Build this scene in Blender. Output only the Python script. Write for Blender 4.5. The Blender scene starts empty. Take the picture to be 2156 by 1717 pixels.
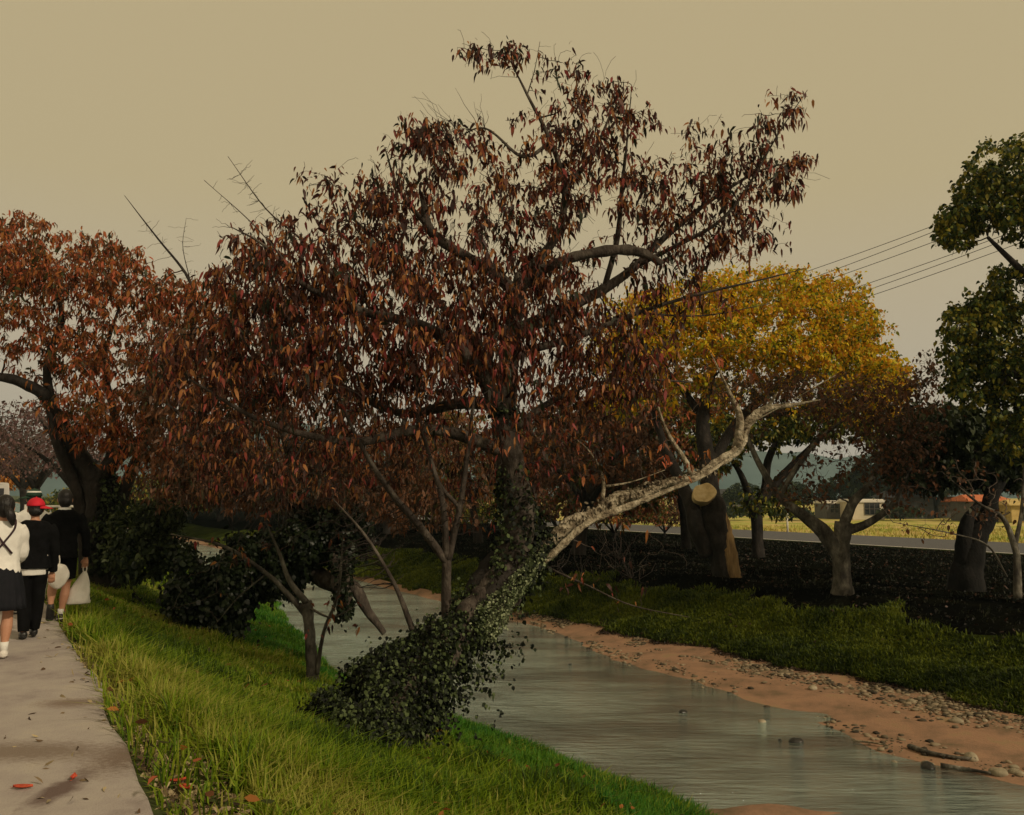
import bpy, bmesh, math, random
import numpy as np
from mathutils import Vector
S = bpy.context.scene
COL = S.collection
R = math.radians
# ------------------------------------------------------------------ camera
FPX, CAMH = 1794.0, 1.5          # focal length in units of a 2156-wide frame
PITCH = math.atan(181.5/FPX)
cd = bpy.data.cameras.new('camera'); cam = bpy.data.objects.new('camera', cd); COL.objects.link(cam)
cd.sensor_width = 36; cd.lens = 36*FPX/2156; cd.clip_start = .05; cd.clip_end = 5000
cam.location = (0, 0, CAMH); cam.rotation_euler = (R(90)+PITCH, 0, 0)
S.camera = cam
# ------------------------------------------------------------------ light
SUN_EL, SUN_AZ = R(34), R(128)    # azimuth clockwise from +Y
W = bpy.data.worlds.new('World'); S.world = W; W.use_nodes = True
nt = W.node_tree; nt.nodes.clear()
out = nt.nodes.new('ShaderNodeOutputWorld'); mx = nt.nodes.new('ShaderNodeMixShader')
b1 = nt.nodes.new('ShaderNodeBackground'); b2 = nt.nodes.new('ShaderNodeBackground')
sky = nt.nodes.new('ShaderNodeTexSky'); sky.sky_type = 'NISHITA'; sky.sun_disc = False
sky.sun_elevation = SUN_EL; sky.sun_rotation = SUN_AZ; sky.dust_density = 4; sky.air_density = 1.5
nt.links.new(sky.outputs[0], b1.inputs[0]); b1.inputs[1].default_value = .06
tcw = nt.nodes.new('ShaderNodeTexCoord'); sep = nt.nodes.new('ShaderNodeSeparateXYZ'); rp = nt.nodes.new('ShaderNodeValToRGB')
nt.links.new(tcw.outputs['Generated'], sep.inputs[0]); nt.links.new(sep.outputs[2], rp.inputs[0])
e = rp.color_ramp.elements                       # thin overcast: greyer near the horizon, warm tan above
e[0].position = 0.0; e[0].color = (.47, .4, .33, 1)
e[1].position = .33; e[1].color = (.49, .39, .215, 1)
nt.links.new(rp.outputs[0], b2.inputs[0]); b2.inputs[1].default_value = 1.05
mx.inputs[0].default_value = .92
nt.links.new(b1.outputs[0], mx.inputs[1]); nt.links.new(b2.outputs[0], mx.inputs[2]); nt.links.new(mx.outputs[0], out.inputs[0])
sl = bpy.data.lights.new('sun', 'SUN'); sl.energy = 2.3; sl.angle = R(4); sl.color = (1, .84, .6)
so = bpy.data.objects.new('sun', sl); COL.objects.link(so)
so.rotation_euler = Vector((-math.sin(SUN_AZ)*math.cos(SUN_EL), -math.cos(SUN_AZ)*math.cos(SUN_EL), -math.sin(SUN_EL))).to_track_quat('-Z', 'Y').to_euler()
vs = S.view_settings; vs.view_transform = 'Standard'; vs.look = 'None'; vs.exposure = 0; vs.gamma = 1
S.cycles.max_bounces = 6; S.cycles.diffuse_bounces = 3; S.cycles.transparent_max_bounces = 12
S.cycles.use_denoising = True

# ------------------------------------------------------------------ helpers
def P(x, y, Y):
    dx = (x-1078)/FPX; dy = (858.5-y)/FPX
    b = math.cos(PITCH)-dy*math.sin(PITCH); c = math.sin(PITCH)+dy*math.cos(PITCH); t = Y/b
    return np.array((dx*t, Y, CAMH+c*t))
def G(x, y, z):
    dx = (x-1078)/FPX; dy = (858.5-y)/FPX
    b = math.cos(PITCH)-dy*math.sin(PITCH); c = math.sin(PITCH)+dy*math.cos(PITCH); t = (z-CAMH)/c
    return np.array((dx*t, b*t, z))
def tag(o, label=None, cat=None, group=None, kind=None):
    if label: o['label'] = label
    if cat: o['category'] = cat
    if group: o['group'] = group
    if kind: o['kind'] = kind
    return o
def empty(name, loc=(0, 0, 0), rz=0, **k):
    o = bpy.data.objects.new(name, None); COL.objects.link(o); o.location = loc; o.rotation_euler = (0, 0, rz)
    o.empty_display_size = .1
    return tag(o, **k)
def wood(tr, br, m0, m1, name, parent, loc=None):
    q0, t0 = sum(map(len, tr.q)), sum(map(len, tr.t)); q1, t1 = sum(map(len, br.q)), sum(map(len, br.t))
    mb = MB(); off = 0
    for src in (tr, br):
        for v, a in zip(src.v, src.a): mb.v.append(v); mb.a.append(a)
        for q in src.q: mb.q.append(q+off)
        for t in src.t: mb.t.append(t+off)
        off += src.n
    o = mb.build(name, m0, parent, loc=loc); o.location = (0, 0, 0); o.data.materials.append(m1)
    o.data.polygons.foreach_set('material_index', np.concatenate([np.zeros(q0), np.ones(q1), np.zeros(t0), np.ones(t1)]).astype(np.int32)); return o
class MB:
    def __init__(s): s.v = []; s.q = []; s.t = []; s.a = []; s.n = 0; s.sm = True
    def add(s, v, q=None, t=None, a=0.0):
        v = np.asarray(v, float).reshape(-1, 3); m = len(v)
        s.v.append(v)
        if q is not None and len(q): s.q.append(np.asarray(q, int).reshape(-1, 4)+s.n)
        if t is not None and len(t): s.t.append(np.asarray(t, int).reshape(-1, 3)+s.n)
        s.a.append(np.full(m, a) if np.isscalar(a) else np.asarray(a)); s.n += m
    def box(s, c, d, rz=0, a=0.0, taper=1.0):
        x, y, z = [k/2 for k in d]
        v = np.array([(-x, -y, -z), (x, -y, -z), (x, y, -z), (-x, y, -z), (-x*taper, -y*taper, z), (x*taper, -y*taper, z), (x*taper, y*taper, z), (-x*taper, y*taper, z)])
        cs, sn = math.cos(rz), math.sin(rz)
        v = np.stack([v[:, 0]*cs-v[:, 1]*sn, v[:, 0]*sn+v[:, 1]*cs, v[:, 2]], 1)+np.array(c)
        s.add(v, [(0, 3, 2, 1), (4, 5, 6, 7), (0, 1, 5, 4), (1, 2, 6, 5), (2, 3, 7, 6), (3, 0, 4, 7)], a=a)
    def build(s, name, mat, parent=None, smooth=True, loc=None):
        v = np.concatenate(s.v) if s.v else np.zeros((0, 3))
        q = np.concatenate(s.q) if s.q else np.zeros((0, 4), int); t = np.concatenate(s.t) if s.t else np.zeros((0, 3), int)
        if loc is not None: v = v-np.array(loc)
        me = bpy.data.meshes.new(name); me.vertices.add(len(v)); me.vertices.foreach_set('co', v.ravel().astype(np.float32))
        nl = q.size+t.size; me.loops.add(nl); me.loops.foreach_set('vertex_index', np.concatenate([q.ravel(), t.ravel()]).astype(np.int32))
        st = np.concatenate([np.arange(len(q))*4, len(q)*4+np.arange(len(t))*3]).astype(np.int32)
        me.polygons.add(len(st)); me.polygons.foreach_set('loop_start', st)
        me.polygons.foreach_set('use_smooth', np.full(len(st), smooth))
        me.update(calc_edges=True)
        at = me.attributes.new('rnd', 'FLOAT', 'POINT'); at.data.foreach_set('value', np.concatenate(s.a).astype(np.float32) if s.a else [])
        if mat: me.materials.append(mat)
        o = bpy.data.objects.new(name, me); COL.objects.link(o)
        if loc is not None: o.location = loc
        if parent: o.parent = parent
        return o
def catmull(p, k=4):
    p = np.asarray(p, float); n = len(p)
    if n < 3: return np.array([p[0]+(p[-1]-p[0])*i/k for i in range(k+1)])
    q = np.vstack([2*p[0]-p[1], p, 2*p[-1]-p[-2]]); o = []
    for i in range(1, n):
        a, b, c, d = q[i-1], q[i], q[i+1], q[i+2]
        for j in range(k):
            t = j/k; o.append(.5*((2*b)+(-a+c)*t+(2*a-5*b+4*c-d)*t*t+(-a+3*b-3*c+d)*t**3))
    o.append(p[-1]); return np.array(o)
def tube(mb, pts, rad, n=8, rough=0.0, rng=None, a=0.0, cap=True, ry=None):
    pts = np.asarray(pts, float); m = len(pts); rad = np.broadcast_to(rad, (m,)) if np.isscalar(rad) else np.asarray(rad)
    ry = rad if ry is None else np.broadcast_to(ry, (m,)) if np.isscalar(ry) else np.asarray(ry)
    tg = np.gradient(pts, axis=0); tg /= np.linalg.norm(tg, axis=1)[:, None]+1e-9
    up = np.array((1., 0, 0)) if abs(tg[0][0]) < .8 else np.array((0, 1., 0))
    u = up-tg[0]*up.dot(tg[0]); u /= np.linalg.norm(u); V = []
    an = np.arange(n)*2*math.pi/n
    for i in range(m):
        u = u-tg[i]*u.dot(tg[i]); u /= np.linalg.norm(u)+1e-9; w = np.cross(tg[i], u)
        rr = 1.0
        if rough and rng is not None:
            if i == 0: ph = rng.uniform(0, 6.28, 4)
            rr = 1+rough*(1.5*np.sin(2*an+ph[0]+i*.11)+1.2*np.sin(3*an+ph[1]-i*.16)+.9*np.sin(5*an+ph[2]+i*.23))+rng.normal(0, rough*.35, n)
        V.append(pts[i]+(np.cos(an)*rad[i]*rr)[:, None]*u+(np.sin(an)*ry[i]*rr)[:, None]*w)
    V = np.concatenate(V); Q = []
    for i in range(m-1):
        b = i*n
        for j in range(n): k = (j+1) % n; Q.append((b+j, b+k, b+n+k, b+n+j))
    T = []
    if cap:
        V = np.vstack([V, pts[0], pts[-1]]); c0 = m*n; c1 = c0+1
        for j in range(n): k = (j+1) % n; T.append((c0, k, j)); T.append((c1, (m-1)*n+j, (m-1)*n+k))
    mb.add(V, Q, T, a)
def ball(mb, c, r, nu=12, nv=8, a=0.0, noise=0, rng=None):
    r = np.broadcast_to(r, (3,)); V = [np.array((0, 0, -1.))]
    for i in range(1, nv):
        th = math.pi*i/nv-math.pi/2
        for j in range(nu): ph = 2*math.pi*j/nu; V.append(np.array((math.cos(th)*math.cos(ph), math.cos(th)*math.sin(ph), math.sin(th))))
    V.append(np.array((0, 0, 1.))); V = np.array(V)
    if noise: V = V*(1+rng.normal(0, noise, len(V)))[:, None]
    Q = []; T = []
    for i in range(nv-2):
        for j in range(nu): k = (j+1) % nu; b = 1+i*nu; Q.append((b+j, b+k, b+nu+k, b+nu+j))
    L = len(V)-1
    for j in range(nu): k = (j+1) % nu; T.append((0, 1+k, 1+j)); T.append((L, 1+(nv-2)*nu+j, 1+(nv-2)*nu+k))
    mb.add(V*r+np.array(c), Q, T, a)
def leaves(mb, pos, d, L, w, rng, droop=.35, fold=.25):
    """curved leaf blades: 6 points each, folded on the rib"""
    n = len(pos)
    if n == 0: return
    d = d/(np.linalg.norm(d, axis=1)[:, None]+1e-9)
    sd = np.cross(d, rng.normal(0, 1, (n, 3))); sd /= np.linalg.norm(sd, axis=1)[:, None]+1e-9
    nr = np.cross(d, sd); L = np.broadcast_to(L, (n,))[:, None]; w = np.broadcast_to(w, (n,))[:, None]
    dn = np.array((0, 0, -1.))
    bend = nr*rng.uniform(-.35, .35, (n, 1))
    p1 = pos+d*.3*L; p2 = pos+d*.66*L+(dn*droop*.3+bend*.35)*L; p3 = pos+d*.96*L+(dn*droop*.9+bend)*L
    f = nr*fold
    V = np.stack([pos, p1-sd*w+f*w, p1+sd*w+f*w, p2+sd*w*.85+f*w, p2-sd*w*.85+f*w, p3], 1).reshape(-1, 3)
    b = np.arange(n)[:, None]*6
    mb.add(V, b+np.array([[1, 2, 3, 4]]), np.concatenate([b+np.array([[0, 2, 1]]), b+np.array([[4, 3, 5]])]), np.repeat(rng.uniform(0, 1, n), 6))
# ---- materials
def nmat(name):
    m = bpy.data.materials.new(name); m.use_nodes = True; t = m.node_tree; t.nodes.clear()
    o = t.nodes.new('ShaderNodeOutputMaterial'); return m, t, o
def N(t, ty, **k):
    n = t.nodes.new(ty)
    for a, b in k.items(): setattr(n, a, b)
    return n
def ramp(t, cols, interp='LINEAR'):
    r = N(t, 'ShaderNodeValToRGB'); cr = r.color_ramp; cr.interpolation = interp
    for i, (p, c) in enumerate(cols):
        el = cr.elements[i] if i < 2 else cr.elements.new(p)
        el.position = p; el.color = (*c, 1)
    return r
def leafmat(name, cols, trans=.3, rough=.55):
    """one colour per leaf, drawn from the palette"""
    m, t, o = nmat(name); at = N(t, 'ShaderNodeAttribute', attribute_name='rnd')
    k = len(cols); r = ramp(t, [(i/(k), c) for i, c in enumerate(cols)], 'LINEAR')
    ns = N(t, 'ShaderNodeTexNoise'); ns.inputs['Scale'].default_value = 1.1; ns.inputs['Detail'].default_value = 2
    tc = N(t, 'ShaderNodeTexCoord'); t.links.new(tc.outputs['Object'], ns.inputs['Vector'])
    ad = N(t, 'ShaderNodeMath', operation='MULTIPLY_ADD'); ad.inputs[1].default_value = .9; ad.inputs[2].default_value = -.45
    t.links.new(ns.outputs[0], ad.inputs[0]); a2 = N(t, 'ShaderNodeMath', operation='ADD', use_clamp=True)
    t.links.new(ad.outputs[0], a2.inputs[0]); t.links.new(at.outputs['Fac'], a2.inputs[1]); t.links.new(a2.outputs[0], r.inputs[0])
    p = N(t, 'ShaderNodeBsdfPrincipled'); p.inputs['Roughness'].default_value = rough; p.inputs['Specular IOR Level'].default_value = .25
    tr = N(t, 'ShaderNodeBsdfTranslucent'); mxs = N(t, 'ShaderNodeMixShader'); mxs.inputs[0].default_value = trans
    t.links.new(r.outputs[0], p.inputs['Base Color']); t.links.new(r.outputs[0], tr.inputs[0])
    t.links.new(p.outputs[0], mxs.inputs[1]); t.links.new(tr.outputs[0], mxs.inputs[2]); t.links.new(mxs.outputs[0], o.inputs[0])
    return m
def noisemat(name, cols, scale=5, detail=6, rough=.85, bump=.3, bscale=None, stretch=(1, 1, 1), spec=.3, dist=.02, extra=None):
    m, t, o = nmat(name); tc = N(t, 'ShaderNodeTexCoord'); mp = N(t, 'ShaderNodeMapping'); mp.inputs['Scale'].default_value = stretch
    t.links.new(tc.outputs['Object'], mp.inputs[0])
    ns = N(t, 'ShaderNodeTexNoise'); ns.inputs['Scale'].default_value = scale; ns.inputs['Detail'].default_value = detail; ns.inputs['Roughness'].default_value = .65
    t.links.new(mp.outputs[0], ns.inputs['Vector'])
    k = len(cols); r = ramp(t, [(.3+.4*i/max(1, k-1), c) for i, c in enumerate(cols)]); t.links.new(ns.outputs[0], r.inputs[0])
    p = N(t, 'ShaderNodeBsdfPrincipled'); p.inputs['Roughness'].default_value = rough; p.inputs['Specular IOR Level'].default_value = spec
    t.links.new(r.outputs[0], p.inputs['Base Color']); t.links.new(p.outputs[0], o.inputs[0])
    if bump:
        n2 = N(t, 'ShaderNodeTexNoise'); n2.inputs['Scale'].default_value = bscale or scale*4; n2.inputs['Detail'].default_value = 6
        t.links.new(mp.outputs[0], n2.inputs['Vector']); bp = N(t, 'ShaderNodeBump'); bp.inputs['Strength'].default_value = bump; bp.inputs['Distance'].default_value = dist
        t.links.new(n2.outputs[0], bp.inputs['Height']); t.links.new(bp.outputs[0], p.inputs['Normal'])
    if extra: extra(t, tc, r, p)
    return m
M = {}
M['bark'] = noisemat('cherry_bark', [(.02, .015, .012), (.05, .038, .03), (.12, .1, .08)], 7, 8, .9, .9, 26, (1, 1, .55), dist=.03)
M['bark_grey'] = noisemat('grey_bark', [(.014, .012, .01), (.04, .034, .028), (.1, .09, .07), (.24, .22, .18)], 5, 8, .9, .9, 22, (1, 1, .5), dist=.03)
M['bark_pale'] = noisemat('peeled_bark', [(.045, .032, .02), (.18, .14, .09), (.4, .34, .24), (.55, .48, .36)], 9, 10, .9, 1.0, 24, (1, 1, 1), dist=.06)
M['bark_dark'] = noisemat('dark_bark', [(.008, .007, .006), (.02, .016, .013), (.045, .036, .03)], 6, 8, .9, .9, 20, (1, 1, .5), dist=.03)
M['bark_black'] = noisemat('black_bark', [(.003, .003, .003), (.008, .007, .006), (.02, .017, .015)], 6, 8, .95, .9, 20, (1, 1, .5), dist=.03)
M['bark_red'] = noisemat('reddish_bark', [(.035, .02, .015), (.1, .055, .04), (.18, .11, .08)], 12, 6, .7, .5, 30, (1, 1, .4))
M['ochre_wood'] = noisemat('sapwood', [(.09, .055, .025), (.25, .155, .065), (.42, .28, .12)], 7, 8, .8, .8, 30, (1, 1, .2))
M['cut_wood'] = noisemat('fresh_cut_wood', [(.42, .28, .11), (.62, .45, .21), (.74, .58, .32)], 6, 5, .8, .2, 30)
M['twig'] = noisemat('twig_bark', [(.035, .022, .016), (.08, .05, .036)], 9, 3, .8, 0)
M['twig_dark'] = noisemat('dark_twig_bark', [(.012, .009, .008), (.035, .024, .02)], 9, 3, .8, 0)
M['twig_grey'] = noisemat('grey_twig_bark', [(.06, .045, .036), (.14, .11, .09)], 9, 3, .8, 0)
M['leaf_main'] = leafmat('cherry_leaves', [(.018, .024, .008), (.022, .011, .008), (.034, .013, .009), (.048, .016, .011), (.066, .02, .014), (.095, .028, .015), (.16, .052, .02), (.27, .042, .042), (.36, .15, .045)], .3)
M['leaf_rust'] = leafmat('rust_leaves', [(.045, .055, .012), (.07, .032, .014), (.15, .055, .02), (.27, .1, .026), (.4, .155, .034), (.44, .11, .05)], .35)
M['leaf_brown'] = leafmat('brown_leaves', [(.04, .045, .015), (.06, .03, .015), (.1, .05, .028), (.14, .07, .04), (.17, .07, .03)])
M['leaf_yellow'] = leafmat('yellow_leaves', [(.06, .1, .012), (.26, .27, .012), (.52, .46, .012), (.76, .55, .012), (.8, .46, .015), (.64, .28, .02)], .4)
M['leaf_green'] = leafmat('green_leaves', [(.012, .025, .008), (.03, .05, .01), (.06, .09, .014), (.12, .14, .015), (.24, .2, .02)], .25)
M['leaf_dark'] = leafmat('dark_green_leaves', [(.008, .014, .007), (.015, .025, .01), (.028, .042, .014), (.05, .065, .02)], .15)
M['leaf_mix'] = leafmat('turning_leaves', [(.03, .055, .012), (.08, .1, .015), (.16, .12, .02), (.24, .1, .03), (.3, .1, .05)], .3)
M['leaf_orange'] = leafmat('orange_leaves', [(.35, .13, .03), (.6, .24, .04), (.7, .34, .08)], .35)
M['leaf_purple'] = leafmat('purplish_leaves', [(.05, .04, .03), (.1, .06, .045), (.14, .08, .07), (.16, .09, .09)], .3)
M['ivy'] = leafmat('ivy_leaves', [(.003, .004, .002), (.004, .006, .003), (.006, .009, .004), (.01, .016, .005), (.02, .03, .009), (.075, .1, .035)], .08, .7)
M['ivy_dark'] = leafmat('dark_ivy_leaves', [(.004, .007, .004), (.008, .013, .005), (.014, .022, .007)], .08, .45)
def grassmat(name, cols):
    m = leafmat(name, cols, .35, .6); return m
M['grass'] = grassmat('bank_grass', [(.022, .045, .004), (.06, .118, .005), (.11, .19, .007), (.17, .255, .009), (.225, .285, .015), (.32, .31, .06)])
M['grass_low'] = grassmat('water_edge_grass', [(.02, .09, .008), (.035, .15, .01), (.06, .19, .012), (.1, .21, .012)])
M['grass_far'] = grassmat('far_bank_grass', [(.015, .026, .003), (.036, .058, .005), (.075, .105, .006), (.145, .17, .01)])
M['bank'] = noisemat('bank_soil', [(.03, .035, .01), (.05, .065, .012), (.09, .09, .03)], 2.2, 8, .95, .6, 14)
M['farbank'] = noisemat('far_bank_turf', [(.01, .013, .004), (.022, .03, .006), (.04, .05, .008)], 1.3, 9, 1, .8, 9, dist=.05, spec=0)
M['shade_soil'] = noisemat('soil_painted_shade', [(.002, .002, .002), (.004, .004, .003), (.009, .009, .005)], 1.1, 9, 1, .8, 9, dist=.05, spec=0)  # shade of the tree canopy painted into the ground colour, near black
M['field'] = noisemat('field_grass', [(.13, .18, .03), (.33, .33, .05), (.5, .38, .13), (.4, .3, .14)], .35, 9, .95, .4, 3, (1, .5, 1))
M['sand'] = noisemat('river_sand', [(.12, .085, .045), (.22, .13, .08), (.29, .165, .1), (.25, .175, .09)], 1.6, 9, .9, .5, 30, dist=.02)
M['asphalt'] = noisemat('asphalt', [(.07, .07, .078), (.11, .108, .115)], 3, 8, .9, .3, 90)
M['white'] = noisemat('white_paint', [(.6, .56, .5), (.75, .7, .62)], 4, 5, .6, .1)
M['van_paint'] = noisemat('dull_white_paint', [(.36, .34, .32), (.44, .42, .39)], 3, 5, .35, .02)
M['cream'] = noisemat('cream_wall', [(.5, .44, .33), (.66, .58, .44)], 1.2, 5, .85, .1)
M['black_cloth'] = noisemat('black_cloth', [(.004, .004, .004), (.008, .008, .009)], 12, 5, .9, .25, 60, spec=.05)
M['navy_cloth'] = noisemat('dark_school_cloth', [(.008, .009, .012), (.014, .014, .018)], 12, 5, .85, .25, 60, spec=.15)
M['white_cloth'] = noisemat('white_cotton', [(.62, .6, .56), (.8, .78, .74)], 6, 5, .8, .4, 14, dist=.01)
M['skin'] = noisemat('skin', [(.42, .2, .12), (.5, .26, .165)], 8, 3, .55, .05, 40)
M['hair'] = noisemat('black_hair', [(.006, .005, .005), (.016, .013, .012)], 30, 4, .45, .5, 60, (1, 1, .2))
M['red_cloth'] = noisemat('red_cotton', [(.42, .008, .02), (.62, .015, .035)], 9, 4, .7, .2, 60)
M['green_cloth'] = noisemat('dark_green_cotton', [(.01, .035, .02), (.02, .05, .03)], 9, 4, .7, .2, 60)
M['shoe_black'] = noisemat('black_shoe', [(.01, .01, .01), (.03, .028, .027)], 15, 3, .4, .1)
M['shoe_white'] = noisemat('white_rubber', [(.55, .5, .46), (.72, .68, .62)], 15, 3, .5, .1)
M['purple'] = noisemat('purple_shoe_cloth', [(.05, .012, .035), (.1, .03, .07)], 15, 3, .7, .1)
M['strap'] = noisemat('dark_strap', [(.02, .008, .012), (.04, .015, .02)], 15, 3, .7, .1)
M['plastic'] = noisemat('white_plastic_film', [(.66, .62, .55), (.8, .76, .7)], 7, 6, .4, .8, 9, dist=.015)
M['glass'] = noisemat('dark_window_glass', [(.01, .011, .013), (.03, .03, .03)], 2, 2, .1, 0, spec=.6)
M['roof_red'] = noisemat('orange_roof_tile', [(.4, .1, .035), (.62, .2, .08)], 2.5, 5, .8, .3, (12))
M['roof_dark'] = noisemat('dark_roof', [(.02, .02, .024), (.05, .05, .055)], 2, 5, .7, .2)
M['grey_wall'] = noisemat('grey_wall', [(.07, .065, .06), (.13, .12, .11)], 2, 5, .85, .1)
M['ochre_wall'] = noisemat('ochre_wall', [(.4, .27, .09), (.6, .45, .18)], 2, 5, .85, .1)
M['stone'] = noisemat('river_stone', [(.12, .1, .065), (.3, .25, .17), (.42, .38, .29)], 3, 7, .8, .5, 20)
M['stone_dark'] = noisemat('wet_stone', [(.01, .01, .01), (.04, .035, .03)], 6, 5, .3, .4, 20)
M['litter'] = leafmat('dead_leaf_litter', [(.04, .024, .015), (.1, .06, .035), (.22, .16, .09), (.38, .3, .17), (.45, .36, .2)], .1)
M['hill'] = noisemat('forested_hill_haze_tint', [(.06, .095, .105), (.1, .145, .155)], .02, 9, .95, .6, .06)  # blue of distance haze mixed into the forest colour
M['wire'] = noisemat('cable', [(.03, .03, .03), (.05, .05, .05)], 5, 1, .6, 0)
M['concrete_pole'] = noisemat('concrete_pole', [(.22, .2, .17), (.32, .29, .25)], 4, 4, .85, .1)
M['red_leaf'] = noisemat('fallen_red_leaf', [(.4, .03, .02), (.62, .12, .05)], 30, 3, .5, .1)
M['rubber'] = noisemat('rubber', [(.015, .015, .015), (.03, .03, .03)], 9, 2, .8, 0)

# concrete path: fine grain, a darker worn patch and hairline cracks
def path_extra(t, tc, r, p):
    def spot(cx, cy, sx, sy, rot, lo, hi, nz=.5, nsc=3, strz=(1, 1, 1)):
        mp = N(t, 'ShaderNodeMapping'); mp.vector_type = 'TEXTURE'; mp.inputs['Location'].default_value = (cx, cy, 0); mp.inputs['Rotation'].default_value = (0, 0, rot); mp.inputs['Scale'].default_value = (sx, sy, 1)
        t.links.new(tc.outputs['Object'], mp.inputs[0])
        sp = N(t, 'ShaderNodeSeparateXYZ'); t.links.new(mp.outputs[0], sp.inputs[0])
        cb = N(t, 'ShaderNodeCombineXYZ'); t.links.new(sp.outputs[0], cb.inputs[0]); t.links.new(sp.outputs[1], cb.inputs[1])
        ln = N(t, 'ShaderNodeVectorMath', operation='LENGTH'); t.links.new(cb.outputs[0], ln.inputs[0])
        ns = N(t, 'ShaderNodeTexNoise'); ns.inputs['Scale'].default_value = nsc; ns.inputs['Detail'].default_value = 7; ns.inputs['Roughness'].default_value = .7
        m2 = N(t, 'ShaderNodeMapping'); m2.inputs['Scale'].default_value = strz; t.links.new(tc.outputs['Object'], m2.inputs[0]); t.links.new(m2.outputs[0], ns.inputs['Vector'])
        ma = N(t, 'ShaderNodeMath', operation='MULTIPLY_ADD'); ma.inputs[1].default_value = nz*2; ma.inputs[2].default_value = -nz; t.links.new(ns.outputs[0], ma.inputs[0])
        ad = N(t, 'ShaderNodeMath', operation='ADD'); t.links.new(ln.outputs['Value'], ad.inputs[0]); t.links.new(ma.outputs[0], ad.inputs[1])
        mr = N(t, 'ShaderNodeMapRange'); mr.inputs['From Min'].default_value = lo; mr.inputs['From Max'].default_value = hi; mr.inputs['To Min'].default_value = 1; mr.inputs['To Max'].default_value = 0
        t.links.new(ad.outputs[0], mr.inputs[0]); return mr.outputs[0]
    a = G(20, 1583, .03); b = G(130, 1660, .03); c = G(270, 1590, .03)
    base = r.outputs[0]
    for (q, sx, sy, ns, st, cl) in [(a, .62, .17, 9, (3, 9, 1), (.2, .155, .125)), (b, .07, .26, 6, (1, 1, 1), (.13, .09, .08)), (c, .16, .3, 14, (2, 6, 1), (.17, .125, .1)), (G(150,1480,.03), .2, .12, 18, (2, 6, 1), (.2, .15, .12))]:
        s = spot(q[0], q[1], sx, sy, R(0), .45, 1.5, 1.5, ns, st)
        mxn = N(t, 'ShaderNodeMix', data_type='RGBA'); t.links.new(s, mxn.inputs[0]); t.links.new(base, mxn.inputs[6]); mxn.inputs[7].default_value = (*cl, 1); base = mxn.outputs[2]
    t.links.new(base, p.inputs['Base Color'])
M['path'] = noisemat('path_concrete', [(.24, .2, .19), (.33, .285, .265), (.37, .325, .295), (.41, .36, .31)], 2.6, 12, .9, .6, 90, dist=.01, extra=path_extra)

# water: clear and shallow, mirrors the sky at a slant
m, t, o = nmat('river_water'); tc = N(t, 'ShaderNodeTexCoord')
mp = N(t, 'ShaderNodeMapping'); mp.inputs['Rotation'].default_value = (0, 0, R(24)); mp.inputs['Scale'].default_value = (.8, 2.8, 1)
n1 = N(t, 'ShaderNodeTexNoise'); n1.inputs['Scale'].default_value = 2.6; n1.inputs['Detail'].default_value = 8; n1.inputs['Roughness'].default_value = .68
mp2 = N(t, 'ShaderNodeMapping'); mp2.inputs['Rotation'].default_value = (0, 0, R(12)); mp2.inputs['Scale'].default_value = (.5, 3.4, 1)
n2 = N(t, 'ShaderNodeTexNoise'); n2.inputs['Scale'].default_value = 4.2; n2.inputs['Detail'].default_value = 3
n3 = N(t, 'ShaderNodeTexNoise'); n3.inputs['Scale'].default_value = .8; n3.inputs['Detail'].default_value = 2
t.links.new(tc.outputs['Object'], mp.inputs[0]); t.links.new(tc.outputs['Object'], mp2.inputs[0]); t.links.new(tc.outputs['Object'], n3.inputs['Vector'])
t.links.new(mp.outputs[0], n1.inputs['Vector']); t.links.new(mp2.outputs[0], n2.inputs['Vector'])
ad = N(t, 'ShaderNodeMath', operation='ADD'); t.links.new(n1.outputs[0], ad.inputs[0]); t.links.new(n2.outputs[0], ad.inputs[1])
ml = N(t, 'ShaderNodeMath', operation='MULTIPLY'); t.links.new(ad.outputs[0], ml.inputs[0]); t.links.new(n3.outputs[0], ml.inputs[1])
bp = N(t, 'ShaderNodeBump'); bp.inputs['Strength'].default_value = 1.0; bp.inputs['Distance'].default_value = .085; t.links.new(ml.outputs[0], bp.inputs['Height'])
fr = N(t, 'ShaderNodeFresnel'); fr.inputs[0].default_value = 1.5; t.links.new(bp.outputs[0], fr.inputs[1])
gl = N(t, 'ShaderNodeBsdfGlossy'); gl.inputs['Roughness'].default_value = .06; gl.inputs[0].default_value = (.78, .95, .96, 1); t.links.new(bp.outputs[0], gl.inputs['Normal'])
tp = N(t, 'ShaderNodeBsdfTransparent'); tp.inputs[0].default_value = (.62, .42, .33, 1)
df = N(t, 'ShaderNodeBsdfDiffuse'); df.inputs[0].default_value = (.16, .13, .1, 1); mxa = N(t, 'ShaderNodeMixShader'); mxa.inputs[0].default_value = .12
t.links.new(tp.outputs[0], mxa.inputs[1]); t.links.new(df.outputs[0], mxa.inputs[2])
fm = N(t, 'ShaderNodeMath', operation='MULTIPLY_ADD', use_clamp=True); fm.inputs[1].default_value = 2.8; fm.inputs[2].default_value = .36; t.links.new(fr.outputs[0], fm.inputs[0])
mp4 = N(t, 'ShaderNodeMapping'); mp4.inputs['Rotation'].default_value = (0, 0, R(30)); mp4.inputs['Scale'].default_value = (.28, .8, 1); t.links.new(tc.outputs['Object'], mp4.inputs[0])
n4 = N(t, 'ShaderNodeTexNoise'); n4.inputs['Scale'].default_value = 1.2; n4.inputs['Detail'].default_value = 4; t.links.new(mp4.outputs[0], n4.inputs['Vector'])
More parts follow.
